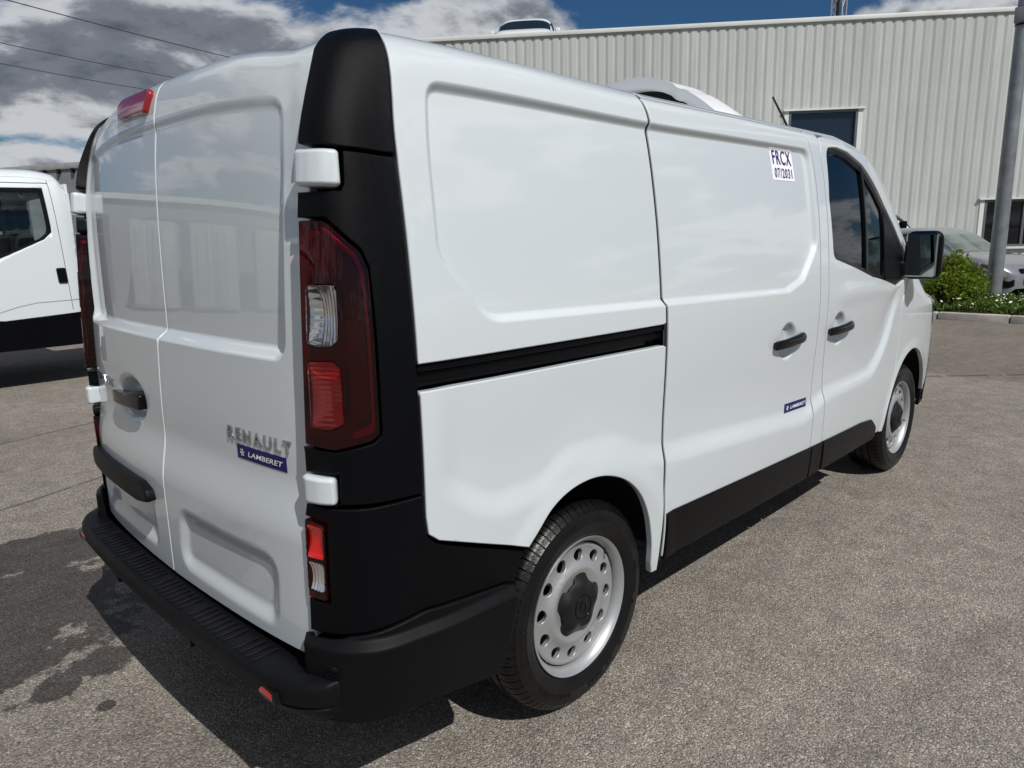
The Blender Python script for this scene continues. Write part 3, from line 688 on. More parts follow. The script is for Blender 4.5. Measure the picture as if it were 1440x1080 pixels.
# front door with its window opening
WIN = fillet([(2.722, 1.345), (3.25, 1.240), (3.66, 1.205), (3.80, 1.27), (3.86, 1.535), (3.67, 1.60), (3.49, 1.660), (3.338, 1.728), (3.194, 1.797), (3.028, 1.832), (2.888, 1.850), (2.735, 1.838), (2.70, 1.60)], [.05, .0, .05, .06, .05, .1, .1, .1, .1, .1, .1, .09, .0], 5)
FD = [(2.724, .352), (3.60, .352), (3.64, .47), (3.72, .62), (3.755, .80), (3.765, 1.10), (3.83, 1.20), (3.92, 1.42), (3.92, 1.66), (3.66, 1.74), (3.48, 1.80), (3.33, 1.855), (3.19, 1.90), (2.98, TOPV - .004), (2.80, TOPV - .004), (2.70, TOPV - .03), (2.669, 1.80), (2.671, 1.05), (2.699, .75), (2.711, .50)]
fd = panel('front_door', W, FD, M['paint'], van, holes=[WIN], disp=relief, res=.012, guides=GUIDE)
panel('window_seal', W, WIN * 1.0, M['gloss'], fd, holes=[fillet([(2.752, 1.36), (3.25, 1.268), (3.46, 1.250), (3.50, 1.50), (3.47, 1.628), (3.32, 1.698), (3.185, 1.765), (3.02, 1.800), (2.888, 1.820), (2.762, 1.808), (2.732, 1.60)], [.05, .0, .02, .02, .03, .1, .1, .1, .1, .08, 0], 5)], off=-.014, res=.014, roll=.002)
panel('window_glass', W, fillet([(2.74, 1.35), (3.20, 1.27), (3.21, 1.77), (3.02, 1.81), (2.888, 1.825), (2.75, 1.815), (2.72, 1.60)], .02), M['glass'], fd, off=-.024, res=.05, roll=0, depth=0)
panel('quarter_glass', W, fillet([(3.215, 1.265), (3.48, 1.240), (3.51, 1.50), (3.48, 1.635), (3.33, 1.705), (3.215, 1.77)], .02), M['glass'], fd, off=-.022, res=.05, roll=0, depth=0)
panel('window_divider', W, [(3.180, 1.265), (3.212, 1.262), (3.222, 1.785), (3.192, 1.80)], M['gloss'], fd, off=-.012, res=.02, roll=.003)
# front wing and its arch
ARCH_F = [(3.645, .34), (3.668, .46), (3.72, .58), (3.80, .672), (3.90, .735), (4.02, .765), (4.12, .762), (4.24, .722), (4.34, .65), (4.42, .55), (4.46, .45)]
ARCH_F = _cr(ARCH_F, 5).tolist()
FW = [(3.606, .345)] + ARCH_F + [(4.56, .47), (4.66, .60), (4.70, .80), (4.56, .86), (4.50, 1.05), (4.47, 1.60), (4.40, 1.985), (4.36, 1.98), (4.2, 1.895), (3.935, 1.735), (3.926, 1.66), (3.926, 1.42), (3.838, 1.20), (3.772, 1.10), (3.761, .80), (3.727, .62), (3.647, .47)]
panel('front_wing', W, FW, M['paint'], van, disp=relief, res=.013)
panel('headlamp', W, [(4.505, 1.05), (4.565, .866), (4.90, .80), (5.05, .86), (5.0, 1.0), (4.85, 1.15), (4.48, 1.62)], M['clearlens'], van, res=.03, off=.002)
panel('headlamp_housing', W, [(4.505, 1.05), (4.565, .866), (4.90, .80), (5.05, .86), (5.0, 1.0), (4.85, 1.15), (4.48, 1.62)], M['frame_dark'], van, res=.03, off=-.03)
panel('front_bumper', W, [(4.47, .34), (S1, .34), (S1, .80), (4.90, .795), (4.705, .80), (4.664, .60), (4.565, .465), (4.475, .44)], M['plastic_low'], van, res=.03, off=.002)
panel('grille', W, [(4.905, .803), (S1, .80), (S1, 1.02), (5.06, .86)], M['gloss'], van, res=.03, off=-.004)
panel('bonnet_edge', W, [(4.482, 1.64), (4.858, 1.158), (5.008, 1.008), (5.062, .872), (S1, 1.03), (S1, 2.0), (4.41, 2.0), (4.405, 1.985), (4.474, 1.62)], M['paint'], van, res=.03, roll=.003)
# A-pillar strip and cantrail, part of the roof pressing
CT = [(1.376, TOPV + .002), (2.98, TOPV + .002), (3.20, 1.906), (3.34, 1.862), (3.49, 1.806), (3.67, 1.746), (3.926, 1.668), (3.932, 1.735), (3.70, 1.81), (3.50, 1.86), (3.36, 1.905), (3.305, 2.0), (1.376, 2.0)]
panel('roof_rail', W, CT, M['paint'], van, res=.014, roll=.003)
# black sill trims
TRIMV = lambda s: np.interp(s, [1.35, 2.54, 2.70, 3.02, 3.23, 3.34], [.538, .497, .493, .481, .473, .462])
panel('sill_trim', W, [(1.357, .371), (2.568, .345), (2.568, float(TRIMV(2.568))), (1.357, .538)], M['plastic'], sd, off=.008, disp=relief, res=.02, roll=.005)
panel('sill_trim', W, [(2.576, .345), (2.712, .348), (2.699, float(TRIMV(2.70))), (2.576, float(TRIMV(2.576)))], M['plastic'], van, off=.008, disp=relief, res=.02, roll=.005)
panel('sill_trim', W, fillet([(2.722, .348), (3.50, .335), (3.50, .40), (3.40, .462), (3.23, .478), (2.712, float(TRIMV(2.71)))], [0, .03, .05, .05, 0, 0]), M['plastic'], fd, off=.010, disp=relief, res=.02, roll=.005)
# slide rail channel
panel('slide_rail_channel', W, [(.356, 1.11), (1.346, 1.10), (1.346, 1.195), (.356, 1.195)], M['gloss'], van, off=-.045, res=.03, roll=0, depth=0)
panel('slide_rail', W, [(.36, 1.142), (1.34, 1.138), (1.34, 1.162), (.36, 1.166)], M['plastic'], van, off=-.022, res=.03, roll=.003)
panel('slide_rail_cover', W, [(.356, 1.168), (1.343, 1.164), (1.343, 1.181), (.356, 1.185)], M['plastic'], van, off=-.010, res=.03, roll=.003)
# black strips added in the shut lines, painting the shade of the gaps
def gap_shade(parent, q): return panel('gap_shade_strip', W, q, M['dark'], parent, off=-.0065, disp=relief, res=.02, roll=0, depth=0)
gap_shade(sd, [(1.336, .36), (1.358, .36), (1.358, 1.925), (1.336, 1.925)]); gap_shade(sd, [(2.566, .35), (2.579, .35), (2.579, 1.92), (2.566, 1.92)])
gap_shade(fd, [(2.708, .35), (2.730, .35), (2.716, .50), (2.704, .75), (2.676, 1.05), (2.674, 1.80), (2.70, 1.90), (2.69, 1.90), (2.656, 1.80), (2.658, 1.05), (2.686, .75), (2.698, .50)])
gap_shade(sd, [(1.35, 1.908), (2.66, 1.908), (2.66, 1.924), (1.35, 1.924)])
# door handles
def grip(parent, a, b, L_, tilt, surf=W, dsp=relief):
    hp = fillet([(a - L_ / 2, b - .022), (a + L_ / 2 - .03, b - .022 + tilt), (a + L_ / 2, b - .008 + tilt), (a + L_ / 2, b + .020 + tilt), (a + L_ / 2 - .05, b + .026 + tilt), (a - L_ / 2, b + .022)], [.012, .015, .01, .015, .03, .012], 4)
    c0 = a + .02
    def d(S, V): return .026 * (1 - np.clip(np.abs(S - a) / (L_ * .56), 0, 1) ** 3) - .010 * ((V - b - tilt * .5) / .025) ** 2
    return panel('handle', surf, hp, M['gloss'], parent, off=.006, disp=d, res=.008, roll=.006, depth=.022)
grip(sd, 2.262, 1.018, .285, .010); grip(fd, 2.825, 1.015, .285, .008)
# stickers
def decal(name, parent, surf, q, m, dsp, off): return panel(name, surf, q, m, parent, off=off, disp=dsp, res=.02, roll=.0006, depth=.001)
decal('test_date_sticker', sd, W, rect(2.196, 2.397, 1.672, 1.800), M['sticker'], relief, .0012)
lettering('sticker_lettering', 'FRCX', W, (2.295, 1.763), .168, .060, M['blueink'], sd, relief, .0032, bold=.010, spacing=1.15)
lettering('sticker_lettering', '07/2031', W, (2.295, 1.701), .160, .038, M['blueink'], sd, relief, .0032, bold=.004, spacing=1.15)
def maker_badge(parent, surf, c, w, h, dsp, rot):
    co, si = math.cos(rot), math.sin(rot); f = lambda x, y: (c[0] + x * co - y * si, c[1] + x * si + y * co)
    decal('name_sticker', parent, surf, np.array([f(-w / 2, -h / 2), f(w / 2, -h / 2), f(w / 2, h / 2), f(-w / 2, h / 2)]), M['navy'], dsp, .0012)
    lettering('name_lettering', 'LAMBERET', surf, f(w * .10, 0), w * .70, h * .36, M['white'], parent, dsp, .0030, shear=.22, bold=.012, rot=rot)
    V = []; F = []
    for k in range(6):                         # little snow star
        a = k * math.pi / 3 + .2; r0, r1, t = h * .05, h * .30, h * .055
        for rr, tt in ((r0, t * .5), (r1 * .8, t), (r1, t * .3)):
            for sg in (-1, 1): V.append((math.cos(a) * rr - math.sin(a) * tt * sg, math.sin(a) * rr + math.cos(a) * tt * sg))
        i = k * 6; F += [(i, i + 2, i + 3, i + 1), (i + 2, i + 4, i + 5, i + 3)]
    V = np.array(V); cx, cy = f(-w * .375, 0); X = cx + V[:, 0] * co - V[:, 1] * si; Y = cy + V[:, 0] * si + V[:, 1] * co; e = 1e-3
    P = surf(X, Y); n = np.cross(surf(X + e, Y) - surf(X - e, Y), surf(X, Y + e) - surf(X, Y - e)); n /= np.linalg.norm(n, axis=1)[:, None]
    meshobj('snow_star', P + n * (.003 + dsp(X, Y))[:, None], [q[::-1] for q in F], M['white'], parent)
maker_badge(sd, W, (2.402, .722), .222, .040, relief, -.035)

# --- tail: doors
RWIN = rect(-1.468, -.002, 1.192, 1.782, .055)
def tail_relief(S, V):
    P = np.stack([S.ravel(), V.ravel()], 1)
    d = sdf(P, RWIN).reshape(S.shape); r = -(.020 - .045 * (V - 1.48)) * (1 - sst(-.032, .002, d))
    r = r + .022 * (1 - sst(.755, .925, V))
    for q in (LREC, LREC2):
        d = sdf(P, q).reshape(S.shape); r = r - .0135 * (1 - sst(-.055, .0, d))
    q = np.sqrt(((S + .985) / .150) ** 2 + ((V - .975) / .085) ** 2); r = r - .034 * (1 - sst(.45, 1.02, q))
    return r
LREC = fillet([(-.645, .50), (-.075, .495), (-.045, .712), (-.615, .708)], [.08, .07, .08, .08], 7)
LREC2 = fillet([(-1.42, .50), (-.80, .505), (-.82, .715), (-1.42, .715)], [.05, .05, .05, .05], 5)
SEAM = -.705
TGUIDE = contours(RWIN, (.003, -.005, -.012, -.020, -.028, -.036)) + contours(LREC, (.003, -.008, -.02, -.032, -.042, -.052)) + contours(LREC2, (.003, -.008, -.02, -.032, -.042, -.052)) + [ellipse((-.985, .975), .150 * f, .085 * f, 48) for f in (.4, .55, .7, .85, .98, 1.05)]
rd = panel('rear_door', W, fillet([(SEAM + .003, .463), (.066, .470), (.080, .90), (.098, 1.55), (.120, 1.74), (.147, 1.88), (.172, 1.93), (.20, 1.999), (SEAM + .003, 1.999)], [.006, .01, 0, 0, 0, 0, 0, 0, .004], 3), M['paint'], van, disp=tail_relief, res=.011, guides=TGUIDE)
rd['label'] = 'right rear door with chrome lettering'
ldr = panel('rear_door', W, fillet([(2 * S0 - .066, .470), (SEAM - .003, .463), (SEAM - .003, 1.999), (2 * S0 - .20, 1.999), (2 * S0 - .172, 1.93), (2 * S0 - .147, 1.88), (2 * S0 - .120, 1.74), (2 * S0 - .098, 1.55), (2 * S0 - .080, .90)], [.01, .006, .004, 0, 0, 0, 0, 0, 0], 3), M['paint'], van, disp=tail_relief, res=.011, guides=TGUIDE)
ldr['label'] = 'left rear door with handle, black grab strip and high brake light'
lettering('chrome_lettering', 'RENAULT', W, (-.136, .988), .285, .034, M['chrome'], rd, tail_relief, .001, bold=.004, thick=.0032, spacing=1.34)
maker_badge(rd, W, (-.130, .942), .222, .037, tail_relief, .0)
lettering('chrome_lettering', 'TRAFIC', W, (-1.275, 1.003), .22, .030, M['chrome'], ldr, tail_relief, .001, bold=.004, thick=.0032, spacing=1.34)
bl = panel('brake_light', W, fillet([(-.990, 1.812), (-.752, 1.806), (-.732, 1.866), (-.748, 1.887), (-1.0, 1.892), (-1.030, 1.868)], .012, 4), M['redhigh'], ldr, off=.016, disp=tail_relief, res=.012, roll=.008, depth=.03)
def bar_d(S, V): return .030 - .006 * ((V - .69) / .04) ** 2
panel('grab_strip', W, fillet([(-1.44, .652), (-.905, .652), (-.785, .675), (-.80, .715), (-.86, .735), (-1.44, .735)], [.02, .02, .02, .02, .02, .02], 4), M['plastic_low'], ldr, off=.022, disp=bar_d, res=.012, roll=.010, depth=.075)
def hd(S, V): return .020 * (1 - np.clip(np.abs(S + 1.0) / .20, 0, 1) ** 3)
panel('handle', W, fillet([(-1.145, .945), (-.862, .955), (-.852, 1.005), (-.90, 1.012), (-1.0, .992), (-1.145, .985)], .012, 4), M['gloss'], ldr, off=.004, disp=hd, res=.01, roll=.007, depth=.03)

# --- black corner posts, lamps, hinges (right side; the left ones are mirrored copies)
mirrored = []
def corner(o): mirrored.append(o); return o
def capd(S, V): return .004 * sst(1.80, 1.93, V)
corner(panel('corner_cap', PW, fillet([(.098, 1.662), (.160, 1.660), (.220, 1.651), (.354, 1.645), (.349, 1.752), (.344, 1.798), (.337, 1.84), (.326, 1.89), (.315, 1.932), (.300, 2.0), (.195, 2.0), (.167, 1.93), (.142, 1.88), (.116, 1.74)], [.008, 0, .01, .004, 0, 0, 0, 0, 0, 0, 0, 0, 0, 0], 3), M['plastic'], van, disp=capd, res=.011, roll=.004, depth=.05))
TL = fillet([(.092, 1.020), (.165, 1.012), (.236, 1.030), (.252, 1.045), (.254, 1.275), (.252, 1.405), (.238, 1.442), (.203, 1.476), (.170, 1.508), (.100, 1.508)], [.004, .02, .02, .015, .05, .03, .03, .03, .03, .004], 4)
LTL = fillet([(.066, .642), (.121, .640), (.126, .832), (.072, .840)], [.006, .01, .012, .006], 4)
corner(panel('corner_post', PW, [(.082, .884), (.164, .878), (.168, .956), (.085, .954), (.085, 1.0), (.083, 1.012), (.165, 1.006), (.240, 1.024), (.257, 1.042), (.259, 1.277), (.256, 1.408), (.241, 1.447), (.206, 1.481), (.172, 1.514), (.092, 1.514), (.096, 1.566), (.208, 1.568), (.216, 1.580), (.219, 1.645), (.350, 1.639), (.350, 1.30), (.350, 1.05), (.349, .882)], M['plastic'], van, res=.012, roll=.0035, depth=.05))
LOWP = [(.060, .552), (.130, .557), (.345, .588), (.60, .566), (.636, .560), (.668, .632), (.42, .728), (.380, .746), (.354, .772), (.349, .816), (.349, .876), (.163, .872), (.079, .876), (.072, .846), (.130, .838), (.126, .634), (.064, .636)]
corner(panel('corner_base', PW, LOWP, M['plastic'], van, res=.012, roll=.0035, depth=.05))
# side of the bumper, with a chamfer that catches the light
def bumpd(S, V): return .004 + .026 * (1 - sst(.528, .556, V)) * sst(.04, .07, S) - .030 * (1 - sst(.33, .37, V)) ** 2 * 0
corner(panel('bumper_side', PW, [(.045, .365), (.107, .345), (.357, .354), (.565, .322), (.590, .37), (.628, .552), (.60, .560), (.345, .582), (.130, .551), (.050, .546)], M['plastic_low'], van, disp=bumpd, res=.010, roll=.004, depth=.06))
panel('parking_sensor', PW, ellipse((.137, .478), .014, .014, 20), M['plastic'], van, off=.034, disp=lambda S, V: 0 * S, res=.006, roll=.002, depth=.01)
panel('parking_sensor_ring', PW, ellipse((.137, .478), .018, .018, 20), M['plastic_low'], van, holes=[ellipse((.137, .478), .0145, .0145, 20)], off=.0335, res=.006, roll=.001, depth=.01)
def tail_lamp():
    t = empty('tail_lamp'); t.parent = van
    rev = fillet([(.112, 1.247), (.133, 1.241), (.167, 1.243), (.182, 1.256), (.185, 1.362), (.179, 1.374), (.115, 1.373)], .008, 3)
    brk = fillet([(.112, 1.060), (.157, 1.058), (.184, 1.070), (.184, 1.195), (.167, 1.210), (.111, 1.208)], .010, 3)
    panel('outer_lens', PW, TL, M['redlens'], t, holes=[rev, brk], off=.004, res=.02, roll=.004, depth=.036)
    panel('lamp_housing', PW, TL, M['redhigh'], t, off=-.030, res=.02, roll=0, depth=0)
    def bowl(c, rx, ry, dp):
        return lambda S, V: -dp * np.clip(1 - ((S - c[0]) / rx) ** 2, 0, 1) * np.clip(1 - ((V - c[1]) / ry) ** 2, 0, 1)
    panel('reversing_reflector', PW, rev, M['reflector'], t, off=.0045, disp=lambda S, V: bowl((.145, 1.307), .045, .075, .024)(S, V) + .0012 * np.sin(S * 2 * math.pi / .0085) * sst(.140, .152, S) + .0005 * np.sin(V * 2 * math.pi / .016) * (1 - sst(.135, .15, S)), res=.0022, roll=.001, depth=.004)
    panel('brake_reflector', PW, brk, M['redlamp'], t, off=.0045, disp=lambda S, V: bowl((.146, 1.134), .045, .085, .026)(S, V) + .0005 * np.sin(V * 2 * math.pi / .011), res=.0028, roll=.001, depth=.004)
    panel('lamp_cover', PW, rev, M['clearlens'], t, off=.0062, res=.02, roll=.002, depth=.003); panel('lamp_cover', PW, brk, M['clearlens'], t, off=.0062, res=.02, roll=.002, depth=.003)
    for k in range(7): panel('lens_rib', PW, rect(.112 + k * .010, .1175 + k * .010, 1.392, 1.478 - .004 * max(0, k - 4)), M['redlamp'], t, off=-.010, res=.02, roll=.001, depth=.004)
    rim_o = fillet([(.196, 1.036), (.238, 1.045), (.244, 1.06), (.246, 1.275), (.244, 1.40), (.231, 1.435), (.198, 1.467), (.166, 1.494), (.155, 1.494), (.19, 1.46), (.222, 1.43), (.236, 1.395), (.2385, 1.27), (.2375, 1.07), (.20, 1.05)], .006, 3)
    panel('light_guide_line', PW, rim_o, M['redlamp'], t, off=-.004, res=.012, roll=.001, depth=.004)
    ring = fillet([(.196, 1.07), (.238, 1.072), (.240, 1.27), (.236, 1.40), (.21, 1.445), (.17, 1.485), (.112, 1.49), (.112, 1.40), (.18, 1.395), (.196, 1.36)], .012, 3)
    panel('light_guide', PW, ring, M['redhigh'], t, off=-.012, res=.012, roll=.004, depth=.012)
    return t
tlamp = tail_lamp(); mirrored.append(tlamp)
def low_lamp():
    t = empty('low_lamp'); t.parent = van
    panel('lamp_housing', PW, LTL, M['redhigh'], t, off=-.02, res=.02, roll=0, depth=0)
    a = fillet([(.072, .745), (.117, .745), (.118, .822), (.076, .826)], .006, 3); b = fillet([(.070, .662), (.112, .660), (.116, .732), (.073, .733)], .008, 3)
    panel('outer_lens', PW, LTL, M['redlens'], t, holes=[a, b], off=.003, res=.02, roll=.003, depth=.026)
    panel('fog_reflector', PW, a, M['redlamp'], t, off=.0035, disp=lambda S, V: -.010 * np.clip(1 - ((V - .785) / .04) ** 2, 0, 1), res=.006, roll=.001, depth=.004)
    panel('clear_reflector', PW, b, M['reflector'], t, off=.0035, disp=lambda S, V: -.012 * np.clip(1 - ((V - .695) / .04) ** 2, 0, 1) + .0012 * np.sin(S * 2 * math.pi / .009), res=.0025, roll=.001, depth=.004)
    return t
mirrored.append(low_lamp())
def hinge(v0, v1, s0, s1):
    return panel('door_hinge', PW, fillet([(s0, v0 + .002), (s1, v0), (s1, v1 - .004), (s0, v1)], .012, 4), M['paint'], van, off=.004, disp=lambda S, V: .012 * sst(s0 - .004, s0 + .026, S) * (1 - sst(s1 - .04, s1 + .02, S)), res=.007, roll=.010, depth=.05)
mirrored.append(hinge(1.575, 1.651, .090, .213)); mirrored.append(hinge(.882, .951, .074, .161))
def mirror_copy(o, parent):
    c = o.copy(); COL.objects.link(c); c.parent = parent
    if parent is van: c.scale = (1, -1, 1)
    for ch in list(o.children): mirror_copy(ch, c)
for o in mirrored: mirror_copy(o, van)

# --- rear bumper with its step
def bumper():
    ys = np.concatenate([np.linspace(-.853, -.66, 30), np.linspace(-.64, .64, 56), np.linspace(.66, .853, 30)])
    def edge(y):                                  # plan line of the rear edge
        a = abs(y); x = .003 + .033 * (a / .8) ** 2
        if a > .66: t = min(1, (a - .66) / .195); x += .105 * (1 - math.sqrt(max(0, 1 - t ** 2.2)))
        return x
    prof = [(.130, .446), (.100, .455), (.060, .457), (.022, .458), (.008, .454), (.0015, .445), (.0, .432), (.003, .400), (.012, .397), (.014, .392), (.010, .388), (.022, .368), (.028, .360), (.040, .354), (.16, .352)]
    V = []; F = []
    for y in ys:
        e = edge(y); a = abs(y)
        for dx, z in prof:
            x = e + dx * (1 if a < .74 else 1) if dx < .06 else max(e + .055, dx)
            V.append((x, y * (1 - .0 * dx), z))
    n = len(prof)
    for i in range(len(ys) - 1):
        for j in range(n - 1): F.append((i * n + j, i * n + j + 1, (i + 1) * n + j + 1, (i + 1) * n + j))
    for i0 in (0, (len(ys) - 1) * n): F.append(tuple(range(i0, i0 + n)) if i0 else tuple(range(i0 + n - 1, i0 - 1, -1)))
    o = meshobj('rear_bumper', V, F, M['plastic_low'], van, True); bm = bmesh.new(); bm.from_mesh(o.data); bmesh.ops.recalc_face_normals(bm, faces=bm.faces); bm.to_mesh(o.data); bm.free(); o.data.set_sharp_from_angle(angle=R(38))
    # step tread ribs
    bm = bmesh.new()
    for k in range(44):
        y = -.62 + k * .0288
        if k % 9 in (4,): continue
        x0 = edge(y) + .016; add_box(bm, (x0, y - .0035, .4565), (x0 + .072, y + .0035, .4605), bevel=.0012, seg=1)
    tag(bmobj('tread_ribs', bm, M['plastic_low'], o, True, 40), kind='stuff')
    for sy in (-1, 1):
        y = sy * .685; e = edge(y)
        box('reflector_recess', (e + .0012, y - .062, .395), (e + .02, y + .062, .431), M['gloss'], o, .004)
        box('red_reflector', (e + .0006, y - .050, .401), (e + .012, y + .040, .425), M['redlamp'], o, .004)
    for y in (-.28, .30):
        s_ = revolve('parking_sensor', [(0, -.004), (.013, -.004), (.016, 0.), (.016, .02)], 20, M['plastic'], o); s_.rotation_euler = (0, 0, R(-90)); s_.location = (edge(y) + .0125, y, .380)
bumper()
box('bumper_crossmember', (.11, -.80, .365), (.30, .80, .42), M['dark'], van)

# --- roof, windscreen, bonnet
def top_sheet(name, s_lo, s_hi, n, m, z_add=0., spine_min=.75, crown=.035, k=14, edge=None):
    S = np.linspace(s_lo, s_hi, n); ve = np.full(n, 2.0) if edge is None else edge(S); E = W(S, ve); V = []; F = []
    e = W(S, ve - .015)
    for i in range(n):
        x, y, z = E[i]; xs = min(max(x, spine_min), 5.2)
        zc = (1.935 if xs < 3.0 else float(herm(XT, ZT, xs))) + (crown if x < 3 else crown * .6)
        P0 = np.array([x, y, z]); T = (E[i] - e[i]); T /= np.linalg.norm(T) + 1e-9
        P2 = np.array([xs, 0, zc]); L = np.linalg.norm(P2 - P0); P1 = P0 + T * L * .45; P1[2] = min(P1[2], zc + .004)
        for t in np.linspace(0, 1, k): V.append((1 - t) ** 2 * P0 + 2 * t * (1 - t) * P1 + t * t * P2)
    for i in range(n - 1):
        for j in range(k - 1): F.append((i * k + j, (i + 1) * k + j, (i + 1) * k + j + 1, i * k + j + 1))
    V = np.array(V); V2 = V * np.array([1, -1, 1]); F2 = [tuple(len(V) + q for q in f[::-1]) for f in F]
    o = meshobj(name, np.vstack([V, V2]), F + F2, m, van, True); bm = bmesh.new(); bm.from_mesh(o.data); bmesh.ops.remove_doubles(bm, verts=bm.verts, dist=2e-3); bm.to_mesh(o.data); bm.free(); o.data.polygons.foreach_set('use_smooth', np.ones(len(o.data.polygons), bool))
    return o
roof = top_sheet('roof', S0, 3.30, 150, M['paint'])
top_sheet('windscreen', 3.305, 4.36, 60, M['windscreen'], crown=.06, edge=lambda s: np.interp(s, [3.305, 3.36, 3.5, 3.7, 3.93, 4.2, 4.36], [1.995, 1.90, 1.855, 1.805, 1.73, 1.89, 1.98]))
top_sheet('bonnet', 4.36, S1 - .02, 40, M['paint'], crown=.05)
# left flank: mirrored pressings, with the same door and window
for o in [q for q in van.children if q.name.split('.')[0] in ('lower_quarter_panel', 'upper_quarter_panel', 'door_pillar', 'front_wing', 'headlamp', 'headlamp_housing', 'front_bumper', 'grille', 'roof_rail', 'front_door', 'sill_trim', 'bonnet_edge')]: mirror_copy(o, van)
lsp = mirror_copy
q = sd.copy(); COL.objects.link(q); q.parent = van; q.scale = (1, -1, 1); q.name = 'side_panel'
panel_ = panel('slide_rail_filler', W, [(.35, 1.115), (1.346, 1.105), (1.346, 1.196), (.35, 1.196)], M['paint'], van, off=-.002, disp=relief, res=.03, roll=0, depth=0); panel_.scale = (1, -1, 1)

# --- dark inner shell behind the gaps, wheel wells, underbody
def shell(name, s0, s1, v0, v1, off, step=.035):
    S, V = np.meshgrid(np.arange(s0, s1 + step, step), np.linspace(v0, v1, int((v1 - v0) / step) + 2), indexing='ij')
    h = 1e-3; P = W(S, V); n = np.cross(W(S + h, V) - W(S - h, V), W(S, V + h) - W(S, V - h)); n /= np.linalg.norm(n, axis=-1)[..., None] + 1e-12
    P = P - n * off; A, B = S.shape; F = []
    for i in range(A - 1):
        for j in range(B - 1):
            c = (S[i, j] + step / 2, V[i, j] + step / 2)
            if math.hypot(c[0] - .968, c[1] - .34) < .47 or math.hypot(c[0] - 4.066, c[1] - .34) < .48: continue
            F.append((i * B + j, (i + 1) * B + j, (i + 1) * B + j + 1, i * B + j + 1))
    Q = P.reshape(-1, 3); Q2 = Q * np.array([1, -1, 1]); k = len(Q)
    return meshobj(name, np.vstack([Q, Q2]), F + [tuple(k + t for t in f[::-1]) for f in F], M['dark'], van)
shell('inner_body', S0, 2.62, .34, 1.93, .07)
shell('inner_cab', 2.62, S1 - .1, .34, 1.10, .07)
box('bulkhead', (2.60, -.84, .4), (2.63, .84, 1.82), M['seat'], van)
box('underbody', (.30, -.66, .22), (4.75, .66, .40), M['dark'], van)
box('cab_floor', (2.6, -.80, .44), (4.6, .80, .48), M['dark'], van)
def well(cx, name):
    V = []; F = []; n = 26
    for k in range(n + 1):
        a = R(4) + R(172) * k / n
        for y in (-.925, -.60): V.append((cx + .445 * math.cos(a), y, .34 + .445 * math.sin(a)))
    for k in range(n): F.append((2 * k, 2 * k + 1, 2 * k + 3, 2 * k + 2))
    i = len(V); V.append((cx, -.60, .34)); F += [(2 * k + 1, i, 2 * k + 3) for k in range(n)]
    o = meshobj(name, V, F, M['dark'], van); c = o.copy(); COL.objects.link(c); c.parent = van; c.scale = (1, -1, 1)
well(.985, 'wheel_well'); well(4.066, 'wheel_well')
